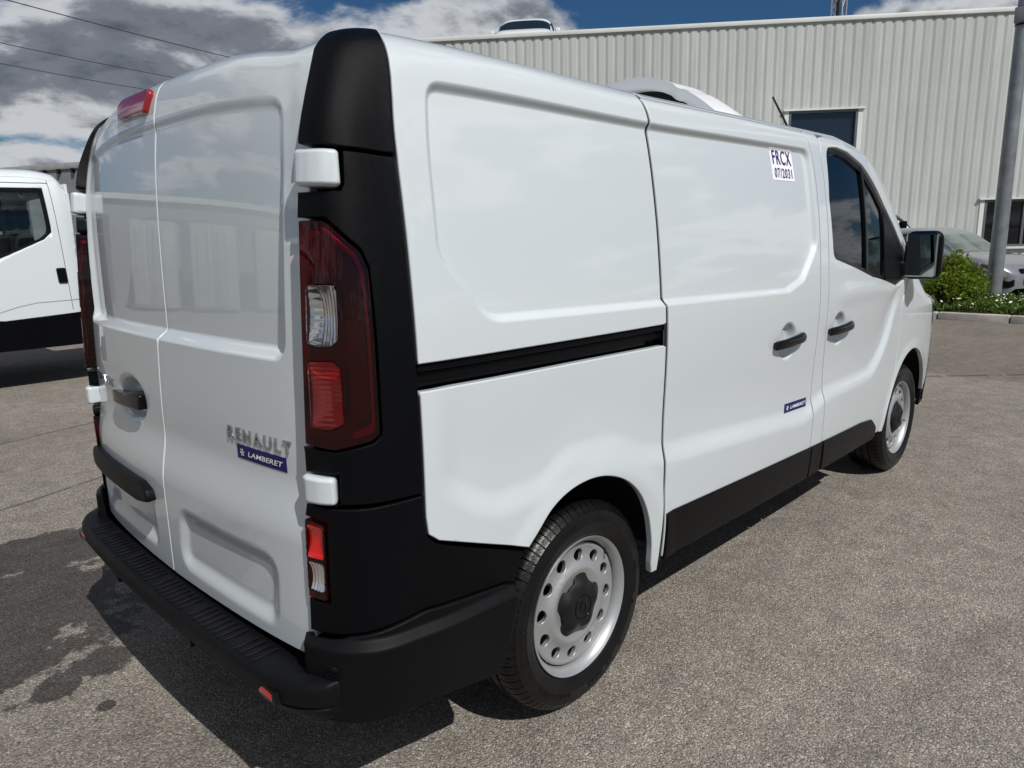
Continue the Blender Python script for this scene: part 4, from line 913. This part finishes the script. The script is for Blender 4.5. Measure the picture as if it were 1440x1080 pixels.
# arch lip return on the front wing
# --- wheels
def wheel():
    t = empty('wheel')
    # tyre: outer side is -y
    prof = [(.205, .10), (.215, .105), (.262, .112), (.300, .108), (.318, .098), (.327, .088), (.3335, .076), (.335, .060), (.335, .046), (.327, .045), (.327, .038), (.335, .037), (.335, .008), (.327, .007), (.327, -.002), (.335, -.003), (.335, -.033), (.327, -.034), (.327, -.042), (.335, -.043), (.3345, -.062), (.333, -.076), (.328, -.088), (.320, -.097), (.310, -.1035), (.306, -.1085), (.296, -.110), (.292, -.1115), (.270, -.1135), (.266, -.1155), (.262, -.1135), (.240, -.110), (.228, -.103), (.222, -.097), (.214, -.097), (.205, -.085)]
    NB = 70; ang = []; grp = []
    for k in range(NB):
        for f, g_ in ((.0, 0), (.02, 1), (.40, 1), (.415, 2), (.445, 2), (.46, 1), (.84, 1), (.86, 0)): ang.append(2 * math.pi * (k + f) / NB); grp.append(g_)
    def mod(i, j):
        r, y = prof[j]; g_ = grp[i]
        if r > .3265 and abs(y) > .044: return -.0065 if g_ == 0 else (-.002 if g_ == 2 else 0.)
        if r > .334: return -.004 if (g_ == 2) else 0.
        if .3095 <= r < .3265 and y < 0: return -.0035 if g_ == 0 else 0.
        return 0
    revolve('tyre', prof, len(ang), M['rubber'], t, mod, 25, angles=ang)
    # raised sidewall blocks
    bm = bmesh.new()
    for a0, n_, r0, r1 in ((28, 10, .272, .288), (80, 7, .274, .286), (140, 11, .272, .288), (205, 9, .274, .286), (255, 11, .272, .288), (325, 8, .274, .286)):
        for k in range(n_):
            a = R(a0 + k * 4.1); d = R(1.35)
            if random.random() < .12: continue
            y = -.1137 + (.0 if r1 < .287 else 0)
            q = [(r0, a - d), (r1, a - d), (r1, a + d), (r0, a + d)]
            lo = [bm.verts.new((r * math.cos(b), -.1118 + (.0005 if r > .28 else -.0005), r * math.sin(b))) for r, b in q]; hi = [bm.verts.new((r * math.cos(b), -.1142 + (.0010 if r > .28 else -.0003), r * math.sin(b))) for r, b in q]
            bm.faces.new(hi)
            for i in range(4): bm.faces.new((lo[i], lo[(i + 1) % 4], hi[(i + 1) % 4], hi[i]))
    bmesh.ops.recalc_face_normals(bm, faces=bm.faces); tag(bmobj('sidewall_marks', bm, M['rubber'], t), kind='stuff')
    rim = revolve('rim', [(.200, -.060), (.203, -.082), (.209, -.094), (.216, -.100), (.2225, -.1045), (.2235, -.102), (.221, -.095), (.214, -.088), (.208, -.07), (.206, .1), (.196, .1), (.190, -.030), (.186, -.045)], 96, M['steel'], t, None, 40)
    # disc with hand holes, as one sheet over a turned profile
    pr = [0, .045, .080, .106, .118, .128, .142, .160, .178, .187, .194, .199]; py = [-.080, -.080, -.082, -.088, -.0905, -.087, -.079, -.0745, -.0755, -.078, -.076, -.070]
    def dsurf(a, b):
        a = np.asarray(a, float); b = np.asarray(b, float); r = np.hypot(a, b); return np.stack([a, herm(pr, py, r), b], -1)
    holes = []
    for k in range(12):
        ang = k * math.pi / 6 + .12; c = (.160 * math.cos(ang), .160 * math.sin(ang)); e = ellipse((0, 0), .0185, .0205, 22); ca, sa = math.cos(ang), math.sin(ang)
        holes.append(np.stack([c[0] + e[:, 0] * ca - e[:, 1] * sa, c[1] + e[:, 0] * sa + e[:, 1] * ca], 1))
    # outward normal of dsurf(a, b) is -y
    panel('wheel_disc', dsurf, ellipse((0, 0), .197, .197, 96), M['steel'], t, holes=holes, res=.008, roll=.0025, depth=.012)
    # hub cap: five-lobed dark plastic
    a = np.linspace(0, 2 * math.pi, 150, endpoint=False); lob = .5 + .5 * np.cos(5 * a + .6); rr = .084 + .021 * sst(.15, .75, lob)
    star = np.stack([rr * np.cos(a), rr * np.sin(a)], 1)
    def csurf(x, z):
        x = np.asarray(x, float); z = np.asarray(z, float); r = np.hypot(x, z); th = np.arctan2(z, x)
        return np.stack([x, -.099 - .010 * (1 - sst(.05, .10, r)) + .018 * sst(.065, .118, r) + .004 * np.cos(5 * th + .6) * sst(.04, .07, r) * -1, z], -1)
    cap = panel('hub_cap', csurf, star, M['cap'], t, res=.006, roll=.003, depth=.03)
    panel('cap_ring', csurf, ellipse((0, 0), .040, .040, 48), M['gloss'], cap, holes=[ellipse((0, 0), .036, .036, 40)], off=.0025, res=.006, roll=.001, depth=.003)
    panel('cap_emblem', csurf, [(0, -.030), (.019, 0), (0, .030), (-.019, 0)], M['gloss'], cap, holes=[np.array([(0, -.018), (.0105, 0), (0, .018), (-.0105, 0)])], off=.0025, res=.006, roll=.001, depth=.003)
    tube('valve', [(.181, -.070, .076), (.174, -.094, .073)], .004, M['gloss'], t, 8)
    revolve('brake_drum', [(0, -.01), (.15, -.01), (.155, .0), (.155, .06)], 32, M['disc'], t)
    return t
w0 = wheel(); w0.parent = van; w0.location = (.968, -.812, .334); w0.rotation_euler = (0, R(-17), 0)
for (x, sgn, rot) in ((4.066, -1, 40), (.968, 1, 10), (4.066, 1, 70)):
    c = copy_tree(w0, van); c.location = (x, sgn * .812, .334); c.rotation_euler = (0, R(rot), 0 if sgn < 0 else math.pi)

# --- door mirror
def door_mirror(sg):
    t = empty('door_mirror'); t.parent = van
    hb = bmesh.new(); add_box(hb, (3.80, -1.125, 1.19), (3.98, -.935, 1.455), bevel=.045, seg=4)
    for v in hb.verts:
        if v.co.x > 3.88: v.co.y = -1.03 + (v.co.y + 1.03) * .78; v.co.z = 1.32 + (v.co.z - 1.32) * .86
    bmobj('mirror_housing', hb, M['plastic'], t, True, 60)
    gb = bmesh.new(); add_box(gb, (3.790, -1.109, 1.206), (3.806, -.951, 1.439), bevel=.007, seg=1); bmobj('mirror_glass', gb, M['mirror'], t, True, 30)
    ab = bmesh.new(); add_box(ab, (3.76, -.96, 1.205), (3.90, -.85, 1.300), bevel=.025, seg=3); bmobj('mirror_arm', ab, M['plastic'], t, True, 60)
    if sg > 0: t.scale = (1, -1, 1)
door_mirror(-1); door_mirror(1)
panel('mirror_sail', W, fillet([(3.47, 1.228), (3.66, 1.208), (3.79, 1.275), (3.845, 1.53), (3.67, 1.585), (3.49, 1.64)], .03), M['plastic'], fd, off=-.008, res=.02, roll=.005)
# --- cab interior
for y0 in (.42, -.10, -.50):
    st = empty('seat'); st.parent = van
    box('seat_cushion', (2.95, y0 - .22, .72), (3.45, y0 + .22, .92), M['seat'], st, .05); box('seat_back', (2.80, y0 - .21, .85), (2.97, y0 + .21, 1.42), M['seat'], st, .06, rot=None); box('headrest', (2.80, y0 - .12, 1.44), (2.91, y0 + .12, 1.62), M['seat'], st, .04)
db = bmesh.new(); add_box(db, (3.66, -.83, .70), (4.30, .83, 1.17), bevel=.06, seg=3)
for v in db.verts:
    if v.co.x > 4.0: v.co.z -= .10 * (v.co.x - 4.0) / .35 * (1 if v.co.z > .9 else 0)
bmobj('dashboard', db, M['seat'], van, True, 50)
sw = revolve('steering_wheel', [(.19 + .014 * math.cos(a), .014 * math.sin(a)) for a in np.linspace(0, 2 * math.pi, 11)], 32, M['gloss'], van); sw.location = (3.62, .42, 1.10); sw.rotation_euler = (0, R(0), R(90)); sw.rotation_euler = (R(55), 0, R(-90))
# --- roof aerial and refrigeration unit
tube('aerial', [(3.30, -.50, 1.93), (3.17, -.50, 2.03), (3.02, -.50, 2.128)], [.008, .006, .005], M['gloss'], van, 8)
def fridge_unit():
    t = empty('refrigeration_unit'); t.parent = van
    def fs(y, u):                                 # u runs forward from the open rear rim
        y = np.asarray(y, float); u = np.asarray(u, float)
        a = np.clip(np.abs(y) / .49, 0, 1); hgt = .262 * (1 - a ** 2.3) * (1 - .55 * sst(.35, .98, u)) * (1 - sst(.80, 1.0, u) * .6)
        x = 2.46 + .16 * a ** 2 + u * (.80 - .25 * a)
        return np.stack([x, -y, 1.957 + hgt - .012 * np.exp(-((a - .55) / .03) ** 2) * (1 - u)], -1)
    def shell_(name, u0, u1, dz, m, sc=1.):
        Y, U = np.meshgrid(np.linspace(-.49, .49, 61), np.linspace(u0, u1, 24), indexing='ij'); P = fs(Y, U); P[..., 2] -= dz; P[..., 1] *= sc; B = Y.shape[1]
        F = [(i * B + j, i * B + j + 1, (i + 1) * B + j + 1, (i + 1) * B + j) for i in range(Y.shape[0] - 1) for j in range(B - 1)]
        return meshobj(name, P.reshape(-1, 3), F, m, t, True)
    M['fairing'] = mat('white_fairing', (.76, .77, .79), .35, coat=.4)
    shell_('fairing_shell', 0, 1, 0, M['fairing'])
    Y = np.linspace(-.49, .49, 61); A = fs(Y, 0 * Y); B_ = A.copy(); h0 = A[:, 2] - 1.957; B_[:, 2] = 1.957 + np.maximum(h0 - .046, 0) * .98; B_[:, 0] += .02; B_[:, 1] *= .93
    C_ = B_.copy(); C_[:, 0] += .10; n = len(Y); V = np.vstack([A, B_, C_]); F = []
    for i in range(n - 1): F += [(i, i + 1, n + i + 1, n + i), (n + i, n + i + 1, 2 * n + i + 1, 2 * n + i)]
    meshobj('rear_rim', V, F, M['fairing'], t, True)
    D_ = C_.copy(); D_[:, 2] = 1.90; V = np.vstack([C_, D_]); meshobj('grille_mesh', V, [(i, i + 1, n + i + 1, n + i) for i in range(n - 1)], M['dark'], t)
fridge_unit()

# ------------------------------------------------------------------ other vehicles
M['silver'] = mat('silver_car_paint', (.25, .265, .29), .33, metal=.45, coat=1.)
M['vwhite'] = mat('white_vehicle_paint', (.60, .645, .665), .4, coat=.8)
M['pane'] = mat('vehicle_glass', (.012, .017, .018), .05, coat=1.)
M['screen'] = mat('sunlit_windscreen', (.085, .115, .105), .05, coat=1., noise=(2.2, .5))  # opaque pane; the lit cabin behind the glass is put into its paler colour
M['amber'] = mat('amber_lens', (.55, .16, .03), .25, coat=1.)
class Body:
    """section-lofted vehicle skin: x forward, u from sill (0) through the belt (1) to the roof centre line (2)"""
    def __init__(s, xk, z0, zb, zt, hw, es=.75, ec=.42, tuck=.05): s.xk, s.z0, s.zb, s.zt, s.hw, s.es, s.ec, s.tuck = xk, z0, zb, zt, hw, es, ec, tuck
    def surf(s, x, u):
        x = np.asarray(x, float); u = np.asarray(u, float); x, u = np.broadcast_arrays(x, u)
        z0, zb, zt, hw = (herm(s.xk, k, x) for k in (s.z0, s.zb, s.zt, s.hw))
        ul = np.clip(u, 0, 1); ph = np.clip(u - 1, 0, 1) * math.pi / 2
        z = np.where(u <= 1, z0 + (zb - z0) * ul, zb + (zt - zb) * np.clip(np.sin(ph), 0, 1) ** s.es)
        y = hw * np.where(u <= 1, 1 - s.tuck * (1 - ul) ** 2, np.clip(np.cos(ph), 0, 1) ** s.ec)
        return np.stack([x, -y, z], -1)
    def u(s, x, z):
        z0, zb, zt = (herm(s.xk, k, x) for k in (s.z0, s.zb, s.zt))
        return np.where(z <= zb, (z - z0) / (zb - z0), 1 + 2 / math.pi * np.arcsin(np.clip((z - zb) / np.maximum(zt - zb, 1e-3), 0, 1) ** (1 / s.es)))
    def xz(s, pts): p = densify(np.array(pts, float), .15); return np.stack([p[:, 0], s.u(p[:, 0], p[:, 1])], 1)
    def mesh(s, name, m, parent, nx=70, nu=34, cut=(), u0=0., u1=2.):
        X, U = np.meshgrid(np.linspace(s.xk[0], s.xk[-1], nx), np.linspace(u0, u1, nu), indexing='ij'); P = s.surf(X, U); V = P.reshape(-1, 3); F = []
        for i in range(nx - 1):
            for j in range(nu - 1):
                c = P[i:i + 2, j:j + 2].reshape(-1, 3).mean(0)
                if any(math.hypot(c[0] - a, c[2] - b) < r for a, b, r in cut): continue
                F.append((i * nu + j, (i + 1) * nu + j, (i + 1) * nu + j + 1, i * nu + j + 1))
        n = len(V); V2 = V * np.array([1, -1, 1]); F2 = [tuple(n + q for q in f[::-1]) for f in F]
        for i0 in (0, (nx - 1) * nu): F.append(tuple(i0 + j for j in range(nu)) + tuple(n + i0 + j for j in range(nu - 1, -1, -1)))
        o = meshobj(name, np.vstack([V, V2]), F + F2, m, parent, True); bm = bmesh.new(); bm.from_mesh(o.data); bmesh.ops.remove_doubles(bm, verts=bm.verts, dist=1e-4); bmesh.ops.recalc_face_normals(bm, faces=bm.faces); bm.to_mesh(o.data); bm.free(); o.data.set_sharp_from_angle(angle=R(55)); return o
def both(o, parent):
    c = o.copy(); COL.objects.link(c); c.parent = parent; c.scale = (1, -1, 1); return o
def far_wheel(parent, x, hw, r):
    for sg in (-1, 1):
        t = empty('wheel', (x, sg * (hw - .12), r)); t.parent = parent; t.rotation_euler = (0, 0, 0 if sg < 0 else math.pi)
        revolve('tyre', [(r * .6, .09), (r * .93, .09), (r, .05), (r, -.06), (r * .95, -.09), (r * .62, -.095)], 36, M['rubber'], t)
        revolve('rim', [(0, -.06), (r * .2, -.065), (r * .3, -.05), (r * .55, -.07), (r * .62, -.094), (r * .64, -.09)], 36, M['steel'], t)
def hatchback(name, loc, rz, paint, label, cat):
    t = empty(name, loc, rz); tag(t, label, cat)
    b = Body([-4.1, -4.0, -3.6, -2.9, -2.2, -1.75, -1.35, -1.0, -.55, -.22, -.05, 0.], [.32, .25, .2, .19, .19, .19, .19, .19, .19, .2, .25, .33], [.80, .88, .90, .90, .89, .88, .86, .83, .78, .70, .60, .56],
             [1.02, 1.12, 1.34, 1.47, 1.49, 1.42, 1.19, .985, .915, .80, .67, .60], [.60, .74, .83, .85, .855, .855, .85, .845, .82, .73, .60, .50], .72, .40)
    b.mesh('body', paint, t, 90, 36, cut=((-.80, .30, .34), (-3.35, .30, .34)))
    for x in (-.80, -3.35):
        V = []; F = []
        for k in range(19):
            a = math.pi * k / 18
            for y in (-.84, -.5): V.append((x + .36 * math.cos(a), y, .30 + .36 * math.sin(a)))
        F = [(2 * k, 2 * k + 1, 2 * k + 3, 2 * k + 2) for k in range(18)]; both(meshobj('wheel_well', V, F, M['dark'], t), t); far_wheel(t, x, .83, .30)
    # windscreen, side glass, lamps, bumper
    us = lambda x, z: float(b.u(np.array(x), np.array(z)))
    gl = panel('windscreen', b.surf, [(-1.03, 1.42), (-1.50, 1.50), (-1.58, 2.0), (-1.08, 2.0)], M['screen'] if paint is M['silver'] else M['pane'], t, off=.004, res=.05, roll=0, depth=0, h=1e-3); both(gl, t)
    sg = panel('side_window', b.surf, b.xz([(-1.25, .95), (-2.3, .97), (-2.3, 1.36), (-1.85, 1.36), (-1.5, 1.20)]), M['pane'], t, off=.004, res=.05, roll=0, depth=0); both(sg, t)
    sg = panel('side_window', b.surf, b.xz([(-2.38, .97), (-3.2, 1.0), (-3.0, 1.32), (-2.38, 1.36)]), M['pane'], t, off=.004, res=.05, roll=0, depth=0); both(sg, t)
    hl = panel('headlamp', b.surf, fillet([(-.50, .95), (-.10, .62), (-.065, .80), (-.12, 1.18), (-.52, 1.10)], .03), M['clearlens'], t, off=.012, res=.03, roll=.004, depth=.01); both(hl, t)
    hr = panel('headlamp_reflector', b.surf, fillet([(-.50, .95), (-.10, .62), (-.065, .80), (-.12, 1.18), (-.52, 1.10)], .03), M['reflector'], t, off=.004, res=.03, roll=.002, depth=.01); both(hr, t)
    am = panel('indicator', b.surf, fillet([(-.47, .97), (-.30, .86), (-.27, 1.10), (-.48, 1.08)], .02), M['amber'], t, off=.008, res=.03, roll=.002, depth=.004); both(am, t)
    bs = panel('bumper_strip', b.surf, [(-.55, .50), (-.05, .30), (-.008, .30), (-.008, .75), (-.05, .62), (-.55, .72)], M['plastic_low'], t, off=.012, res=.04, roll=.004, depth=.01); both(bs, t)
    box('grille', (-.06, -.36, .60), (.012, .36, .70), M['gloss'], t, .02); box('number_plate', (.02, -.26, .42), (.035, .26, .53), M['sticker'], t, .003); box('plate_band', (.022, -.262, .421), (.037, -.215, .529), mat('plate_blue', (.02, .06, .35), .4), t)
    for s in (-1, 1):
        box('door_mirror', (-1.50, s * .98 - .09, .96), (-1.36, s * .98 + .06, 1.10), paint, t, .04); box('wiper', (-1.06, s * .3 - .28, .985), (-1.03, s * .3 + .28, 1.0), M['gloss'], t)
    dl = panel('door_gap', b.surf, b.xz([(-1.205, .28), (-1.195, .28), (-1.195, .86), (-1.205, .86)]), M['dark'], t, off=.002, res=.05, roll=0, depth=0); both(dl, t)
    box('door_handle', (-2.25, -.875, .80), (-2.08, -.85, .825), paint, t, .006)
    return t
hatchback('parked_car', (15.95, .26, .0), R(-113), M['silver'], 'silver hatchback parked behind the lamp post, its nose to the right', 'car')
rv_at = WP + WD * 2.35 - WN * 3.4
rc = hatchback('rooftop_car', (rv_at[0], rv_at[1], WTOP - .05), math.atan2(WN[1], WN[0]), M['vwhite'], 'white vehicle parked up on the warehouse roof, only its top showing', 'car'); rc.scale = (1.12, 1.15, 1.33)

def panel_van(name, loc, rz, label):
    t = empty(name, loc, rz); tag(t, label, 'van')
    b = Body([-5.9, -5.85, -5.5, -4, -2.7, -2.1, -1.5, -1.15, -.85, -.45, -.12, 0.], [.40, .34, .30, .30, .30, .30, .30, .30, .30, .30, .34, .42], [1.2, 1.25, 1.30, 1.30, 1.28, 1.26, 1.22, 1.18, 1.10, 1.0, .80, .70],
             [1.86, 1.94, 2.02, 2.06, 2.06, 2.03, 1.90, 1.66, 1.30, 1.14, .95, .82], [.84, .93, .97, .985, .985, .98, .965, .955, .94, .90, .78, .62], .62, .22)
    b.mesh('body', M['vwhite'], t, 90, 40, cut=((-1.0, .36, .41), (-4.4, .36, .41)))
    for x in (-1.0, -4.4):
        V = []
        for k in range(19):
            a = math.pi * k / 18
            for y in (-.95, -.55): V.append((x + .43 * math.cos(a), y, .36 + .43 * math.sin(a)))
        both(meshobj('wheel_well', V, [(2 * k, 2 * k + 1, 2 * k + 3, 2 * k + 2) for k in range(18)], M['dark'], t), t); far_wheel(t, x, .94, .35)
    both(panel('windscreen', b.surf, [(-.86, 1.40), (-1.48, 1.42), (-1.60, 2.0), (-.92, 2.0)], M['pane'], t, off=.004, res=.05, roll=0, depth=0, h=1e-3), t)
    both(panel('side_window', b.surf, b.xz([(-1.18, 1.20), (-2.05, 1.28), (-2.05, 1.80), (-1.68, 1.80), (-1.40, 1.60)]), M['pane'], t, off=.004, res=.05, roll=0, depth=0), t)
    both(panel('headlamp', b.surf, fillet([(-.48, .80), (-.10, .68), (-.08, .95), (-.50, 1.05)], .04), M['reflector'], t, off=.006, res=.04, roll=.003, depth=.01), t)
    both(panel('bumper', b.surf, [(-.60, .0), (-.005, .0), (-.005, .48), (-.60, .42)], M['plastic_low'], t, off=.012, res=.06, roll=.004, depth=.01), t)
    both(panel('side_rubbing_strip', b.surf, b.xz([(-1.5, .62), (-5.5, .62), (-5.5, .72), (-1.5, .72)]), M['plastic_low'], t, off=.012, res=.08, roll=.003, depth=.01), t)
    for s in (-1, 1):
        box('door_mirror', (-1.42, s * 1.12 - .10, 1.30), (-1.28, s * 1.12 + .10, 1.66), M['plastic'], t, .03); tube('mirror_arm', [(-1.33, s * .95, 1.34), (-1.34, s * 1.05, 1.40)], .02, M['plastic'], t)
    for a, c in ((-1.12, -1.11), (-2.16, -2.15), (-3.5, -3.49)): both(panel('door_gap', b.surf, b.xz([(a, .40), (c, .40), (c, 1.6), (a, 1.6)]), M['dark'], t, off=.003, res=.08, roll=0, depth=0), t)
    return t
panel_van('panel_van', (20.86, 3.13, 0), WROT, 'white panel van parked against the warehouse wall, seen beyond the mirror')

# ------------------------------------------------------------------ white single-cab truck on the left (front to the left of the picture)
TK = empty('cab_truck', (1.76, 7.60, 0), math.pi); tag(TK, 'white single-cab truck with black lower body on the left', 'truck')
TX = [0., .10, .35, .9, 1.3, 1.62, 1.9, 2.15, 2.36, 2.45]
tb = Body(TX, [.42, .42, .42, .42, .42, .42, .42, .42, .44, .50], [1.30, 1.30, 1.30, 1.30, 1.28, 1.24, 1.18, 1.10, .98, .86], [2.12, 2.24, 2.275, 2.27, 2.20, 1.92, 1.56, 1.27, 1.10, .92], [.955, .985, .995, .995, .99, .98, .96, .92, .82, .66], .62, .20, .03)
TW = [(.24, 2.07), (.86, 2.06), (1.16, 1.95), (1.44, 1.52), (1.36, 1.27), (.74, 1.345), (.30, 1.545), (.22, 1.62)]
# flank panel with window hole, roof with the windscreen cut
def tk_side():
    out_ = [(0.004, .46), (.98, .46), (1.0, .62), (1.10, .78), (1.30, .88), (1.52, .87), (1.72, .76), (1.82, .60), (1.85, .46), (2.44, .55), (2.44, .90), (2.30, 1.02), (2.10, 1.16), (1.86, 1.25), (1.62, 1.62), (1.34, 2.00), (.9, 2.17), (.35, 2.18), (.12, 2.15), (.004, 2.05)]
    return panel('cab_side', tb.surf, tb.xz(out_), M['vwhite'], TK, holes=[tb.xz(TW)], disp=lambda S, U: .010 * sst(.48, .52, U) * 0, res=.05, roll=.006, depth=.02)
both(tk_side(), TK)
def tk_top():
    nx, nu = 60, 20; X, T = np.meshgrid(np.linspace(0.004, 2.44, nx), np.linspace(0, 1, nu), indexing='ij')
    zl = np.interp(X, [0, .12, .35, .9, 1.34, 1.62, 1.86, 2.1, 2.3, 2.44], [2.05, 2.15, 2.18, 2.17, 2.0, 1.62, 1.25, 1.16, 1.02, .90]); u0 = tb.u(X, zl); P = tb.surf(X, u0 + (2 - u0) * T)
    def part(name, lo, hi, m):
        ii = [i for i in range(nx) if lo <= X[i, 0] <= hi]; Q = P[ii].reshape(-1, 3); F = [(a * nu + j, (a + 1) * nu + j, (a + 1) * nu + j + 1, a * nu + j + 1) for a in range(len(ii) - 1) for j in range(nu - 1)]
        both(meshobj(name, Q, F, m, TK, True), TK)
    part('cab_roof', 0, 1.31, M['vwhite']); part('windscreen', 1.24, 1.91, M['windscreen']); part('bonnet', 1.86, 2.45, M['vwhite'])
tk_top()
both(panel('cab_side_trim', tb.surf, tb.xz([(.006, .40), (.98, .40), (1.0, .62), (1.07, .74), (1.0, .765), (.75, .735), (.006, .775)]), M['plastic'], TK, off=.010, res=.05, roll=.006, depth=.02), TK)
both(panel('door_glass', tb.surf, tb.xz(TW), M['glass'], TK, off=-.012, res=.08, roll=0, depth=0), TK)
inner = np.array(TW); cc = inner.mean(0); inner = cc + (inner - cc) * np.array([.93, .90])
both(panel('window_seal', tb.surf, fillet(tb.xz(TW), .04, 3), M['gloss'], TK, holes=[fillet(tb.xz(inner), .05, 3)], off=-.006, res=.05, roll=.002, depth=.01), TK)
both(panel('door_gap', tb.surf, tb.xz([(.118, .80), (.123, .80), (.185, 2.15), (.180, 2.15)]), M['dark'], TK, off=.001, res=.05, roll=0, depth=0), TK)
both(panel('roof_gutter', tb.surf, tb.xz([(.18, 2.115), (.9, 2.112), (.9, 2.118), (.18, 2.122)]), M['dark'], TK, off=.001, res=.05, roll=0, depth=0), TK)
both(panel('crease_shade_strip', tb.surf, tb.xz([(.01, .905), (.45, .895), (.62, .865), (.85, .80), (.85, .806), (.62, .873), (.45, .903), (.01, .913)]), mat('crease_shade_grey', (.30, .31, .32), .5), TK, off=.002, res=.03, roll=0, depth=0), TK)  # flat grey strip painting the shade along the flank crease
both(panel('door_handle', tb.surf, fillet(tb.xz([(.135, 1.09), (.225, 1.09), (.235, 1.25), (.145, 1.25)]), .02, 3), M['gloss'], TK, off=.016, res=.03, roll=.01, depth=.02), TK)
both(panel('headlamp', tb.surf, fillet([(1.98, .80), (2.36, .70), (2.38, 1.02), (2.05, 1.12)], .04), M['reflector'], TK, off=.005, res=.05, roll=.004, depth=.01), TK)
box('front_bumper', (2.20, -.94, .34), (2.52, .94, .62), M['plastic_low'], TK, .05); box('grille', (2.36, -.45, .66), (2.47, .45, .86), M['gloss'], TK, .03)
box('cab_back', (.0, -.93, .50), (.03, .93, 1.42), M['vwhite'], TK); box('cab_back_top', (.0, -.90, 2.02), (.03, .90, 2.12), M['vwhite'], TK); box('rear_window_post', (.0, -.93, 1.42), (.03, -.70, 2.02), M['vwhite'], TK); box('rear_window_post', (.0, .70, 1.42), (.03, .93, 2.02), M['vwhite'], TK)
box('cab_floor', (.02, -.92, .50), (2.1, .92, .56), M['dark'], TK); box('dashboard', (1.5, -.9, .95), (2.0, .9, 1.24), M['seat'], TK, .05)
for y in (.45, -.15, -.55):
    st = empty('seat'); st.parent = TK; box('seat_back', (.30, y - .22, .9), (.46, y + .22, 1.62), M['seat'], st, .06); box('headrest', (.30, y - .13, 1.66), (.41, y + .13, 1.90), M['seat'], st, .05); box('seat_cushion', (.40, y - .22, .80), (.9, y + .22, .95), M['seat'], st, .05)
for s in (-1, 1):
    box('door_mirror', (1.50, s * 1.12 - .10, 1.28), (1.64, s * 1.12 + .10, 1.66), M['plastic'], TK, .03); tube('mirror_arm', [(1.55, s * .97, 1.36), (1.56, s * 1.06, 1.40)], .02, M['plastic'], TK)
box('chassis_rail', (-4.2, -.42, .50), (1.2, -.32, .68), M['dark'], TK); box('chassis_rail', (-4.2, .32, .50), (1.2, .42, .68), M['dark'], TK)
box('load_bed', (-4.3, -1.02, .80), (-.12, 1.02, .92), M['plastic_low'], TK); box('headboard', (-.16, -1.02, .92), (-.10, 1.02, 1.35), M['galv'], TK)
for y in (-1.02, .98): box('drop_side', (-4.3, y, .93), (-.17, y + .04, 1.30), M['galv'], TK)
far_wheel(TK, 1.42, .98, .36); far_wheel(TK, -2.6, .98, .36)
both(meshobj('wheel_well', [(1.42 + .45 * math.cos(math.pi * k / 18), y, .36 + .45 * math.sin(math.pi * k / 18)) for k in range(19) for y in (-.975, -.5)], [(2 * k, 2 * k + 1, 2 * k + 3, 2 * k + 2) for k in range(18)], M['dark'], TK), TK)

# ------------------------------------------------------------------ curtain-sided trailer far behind the truck
TR = empty('curtain_trailer', (3.85, 19.59, 0), -1.1534); tag(TR, 'grey curtain-sided trailer behind the white cab truck', 'trailer')
M['tarp'] = mat('grey_tarpaulin', (.20, .21, .22), .6, noise=(1.5, .15), bump=(4, .3, .05)); M['alu'] = mat('aluminium_rail', (.45, .45, .44), .4, metal=.6, noise=(3, .2))
box('curtain', (-7, .02, 1.0), (6, 2.45, 3.4 - .12), M['tarp'], TR); box('top_rail', (-7.02, -.02, 3.4 - .14), (6.02, 2.5, 3.4), M['alu'], TR, .01)
for k in range(28): box('curtain_hook', (-6.8 + k * .46, -.05, 3.4 - .24), (-6.74 + k * .46, .03, 3.4 - .13), M['gloss'], TR)
box('chassis', (-7, .6, .55), (6, 1.9, .98), M['dark'], TR)
for x in (-5.5, -4.2, 4.5): 
    for y in (.15, 2.3):
        t = revolve('wheel', [(0, -.1), (.28, -.1), (.48, -.12), (.5, -.08), (.5, .08), (.48, .12), (.28, .1), (0, .1)], 28, M['rubber'], TR); t.location = (x, y, .5)

# ------------------------------------------------------------------ behind the photographer, seen only as reflections in the paint
M['container'] = mat('container_paint', (.33, .345, .36), .6, noise=(2, .15))
dp = empty('depot', (-9.8, 18.2, 0), R(-62)); tag(dp, 'low grey depot building mirrored in the rear doors of the van', 'building')
box('wall', (-8, -22, 0), (0, 22, 3.5), mat('depot_wall', (.24, .25, .265), .7, noise=(.5, .15)), dp); box('roof_edge', (-8.1, -22.1, 3.5), (.15, 22.1, 3.72), M['trim'], dp)
for y in (-19, -12.5, -6, .5, 7, 13.5): box('roller_door', (.0, y, 0), (.05, y + 3.6, 2.9), mat('roller_shutter', (.13, .14, .16), .5), dp)
for k, (x, y) in enumerate(((-11.1, 14.0), (-8.0, 15.3), (-5.3, 16.9))):
    c = empty('storage_container', (x, y, 0), R(-62)); tag(c, ['white storage container mirrored in the right rear door, nearest the black corner post', 'white storage container mirrored in the right rear door, middle of three', 'white storage container mirrored in the rear doors by their centre seam'][k], 'container', 'white containers')
    box('container_body', (-2.2, -1.0 - .2 * k, .12), (0, 1.0, 2.6), M['container'], c, .02); box('container_door', (0, -.96, .2), (.03, -.02, 2.5), M['container'], c, .01); box('container_door', (0, .02, .2), (.03, .96, 2.5), M['container'], c, .01)
    for y2 in (-.7, -.25, .25, .7): tube('lock_rod', [(.05, y2, .25), (.05, y2, 2.4)], .02, M['container'], c, 6)
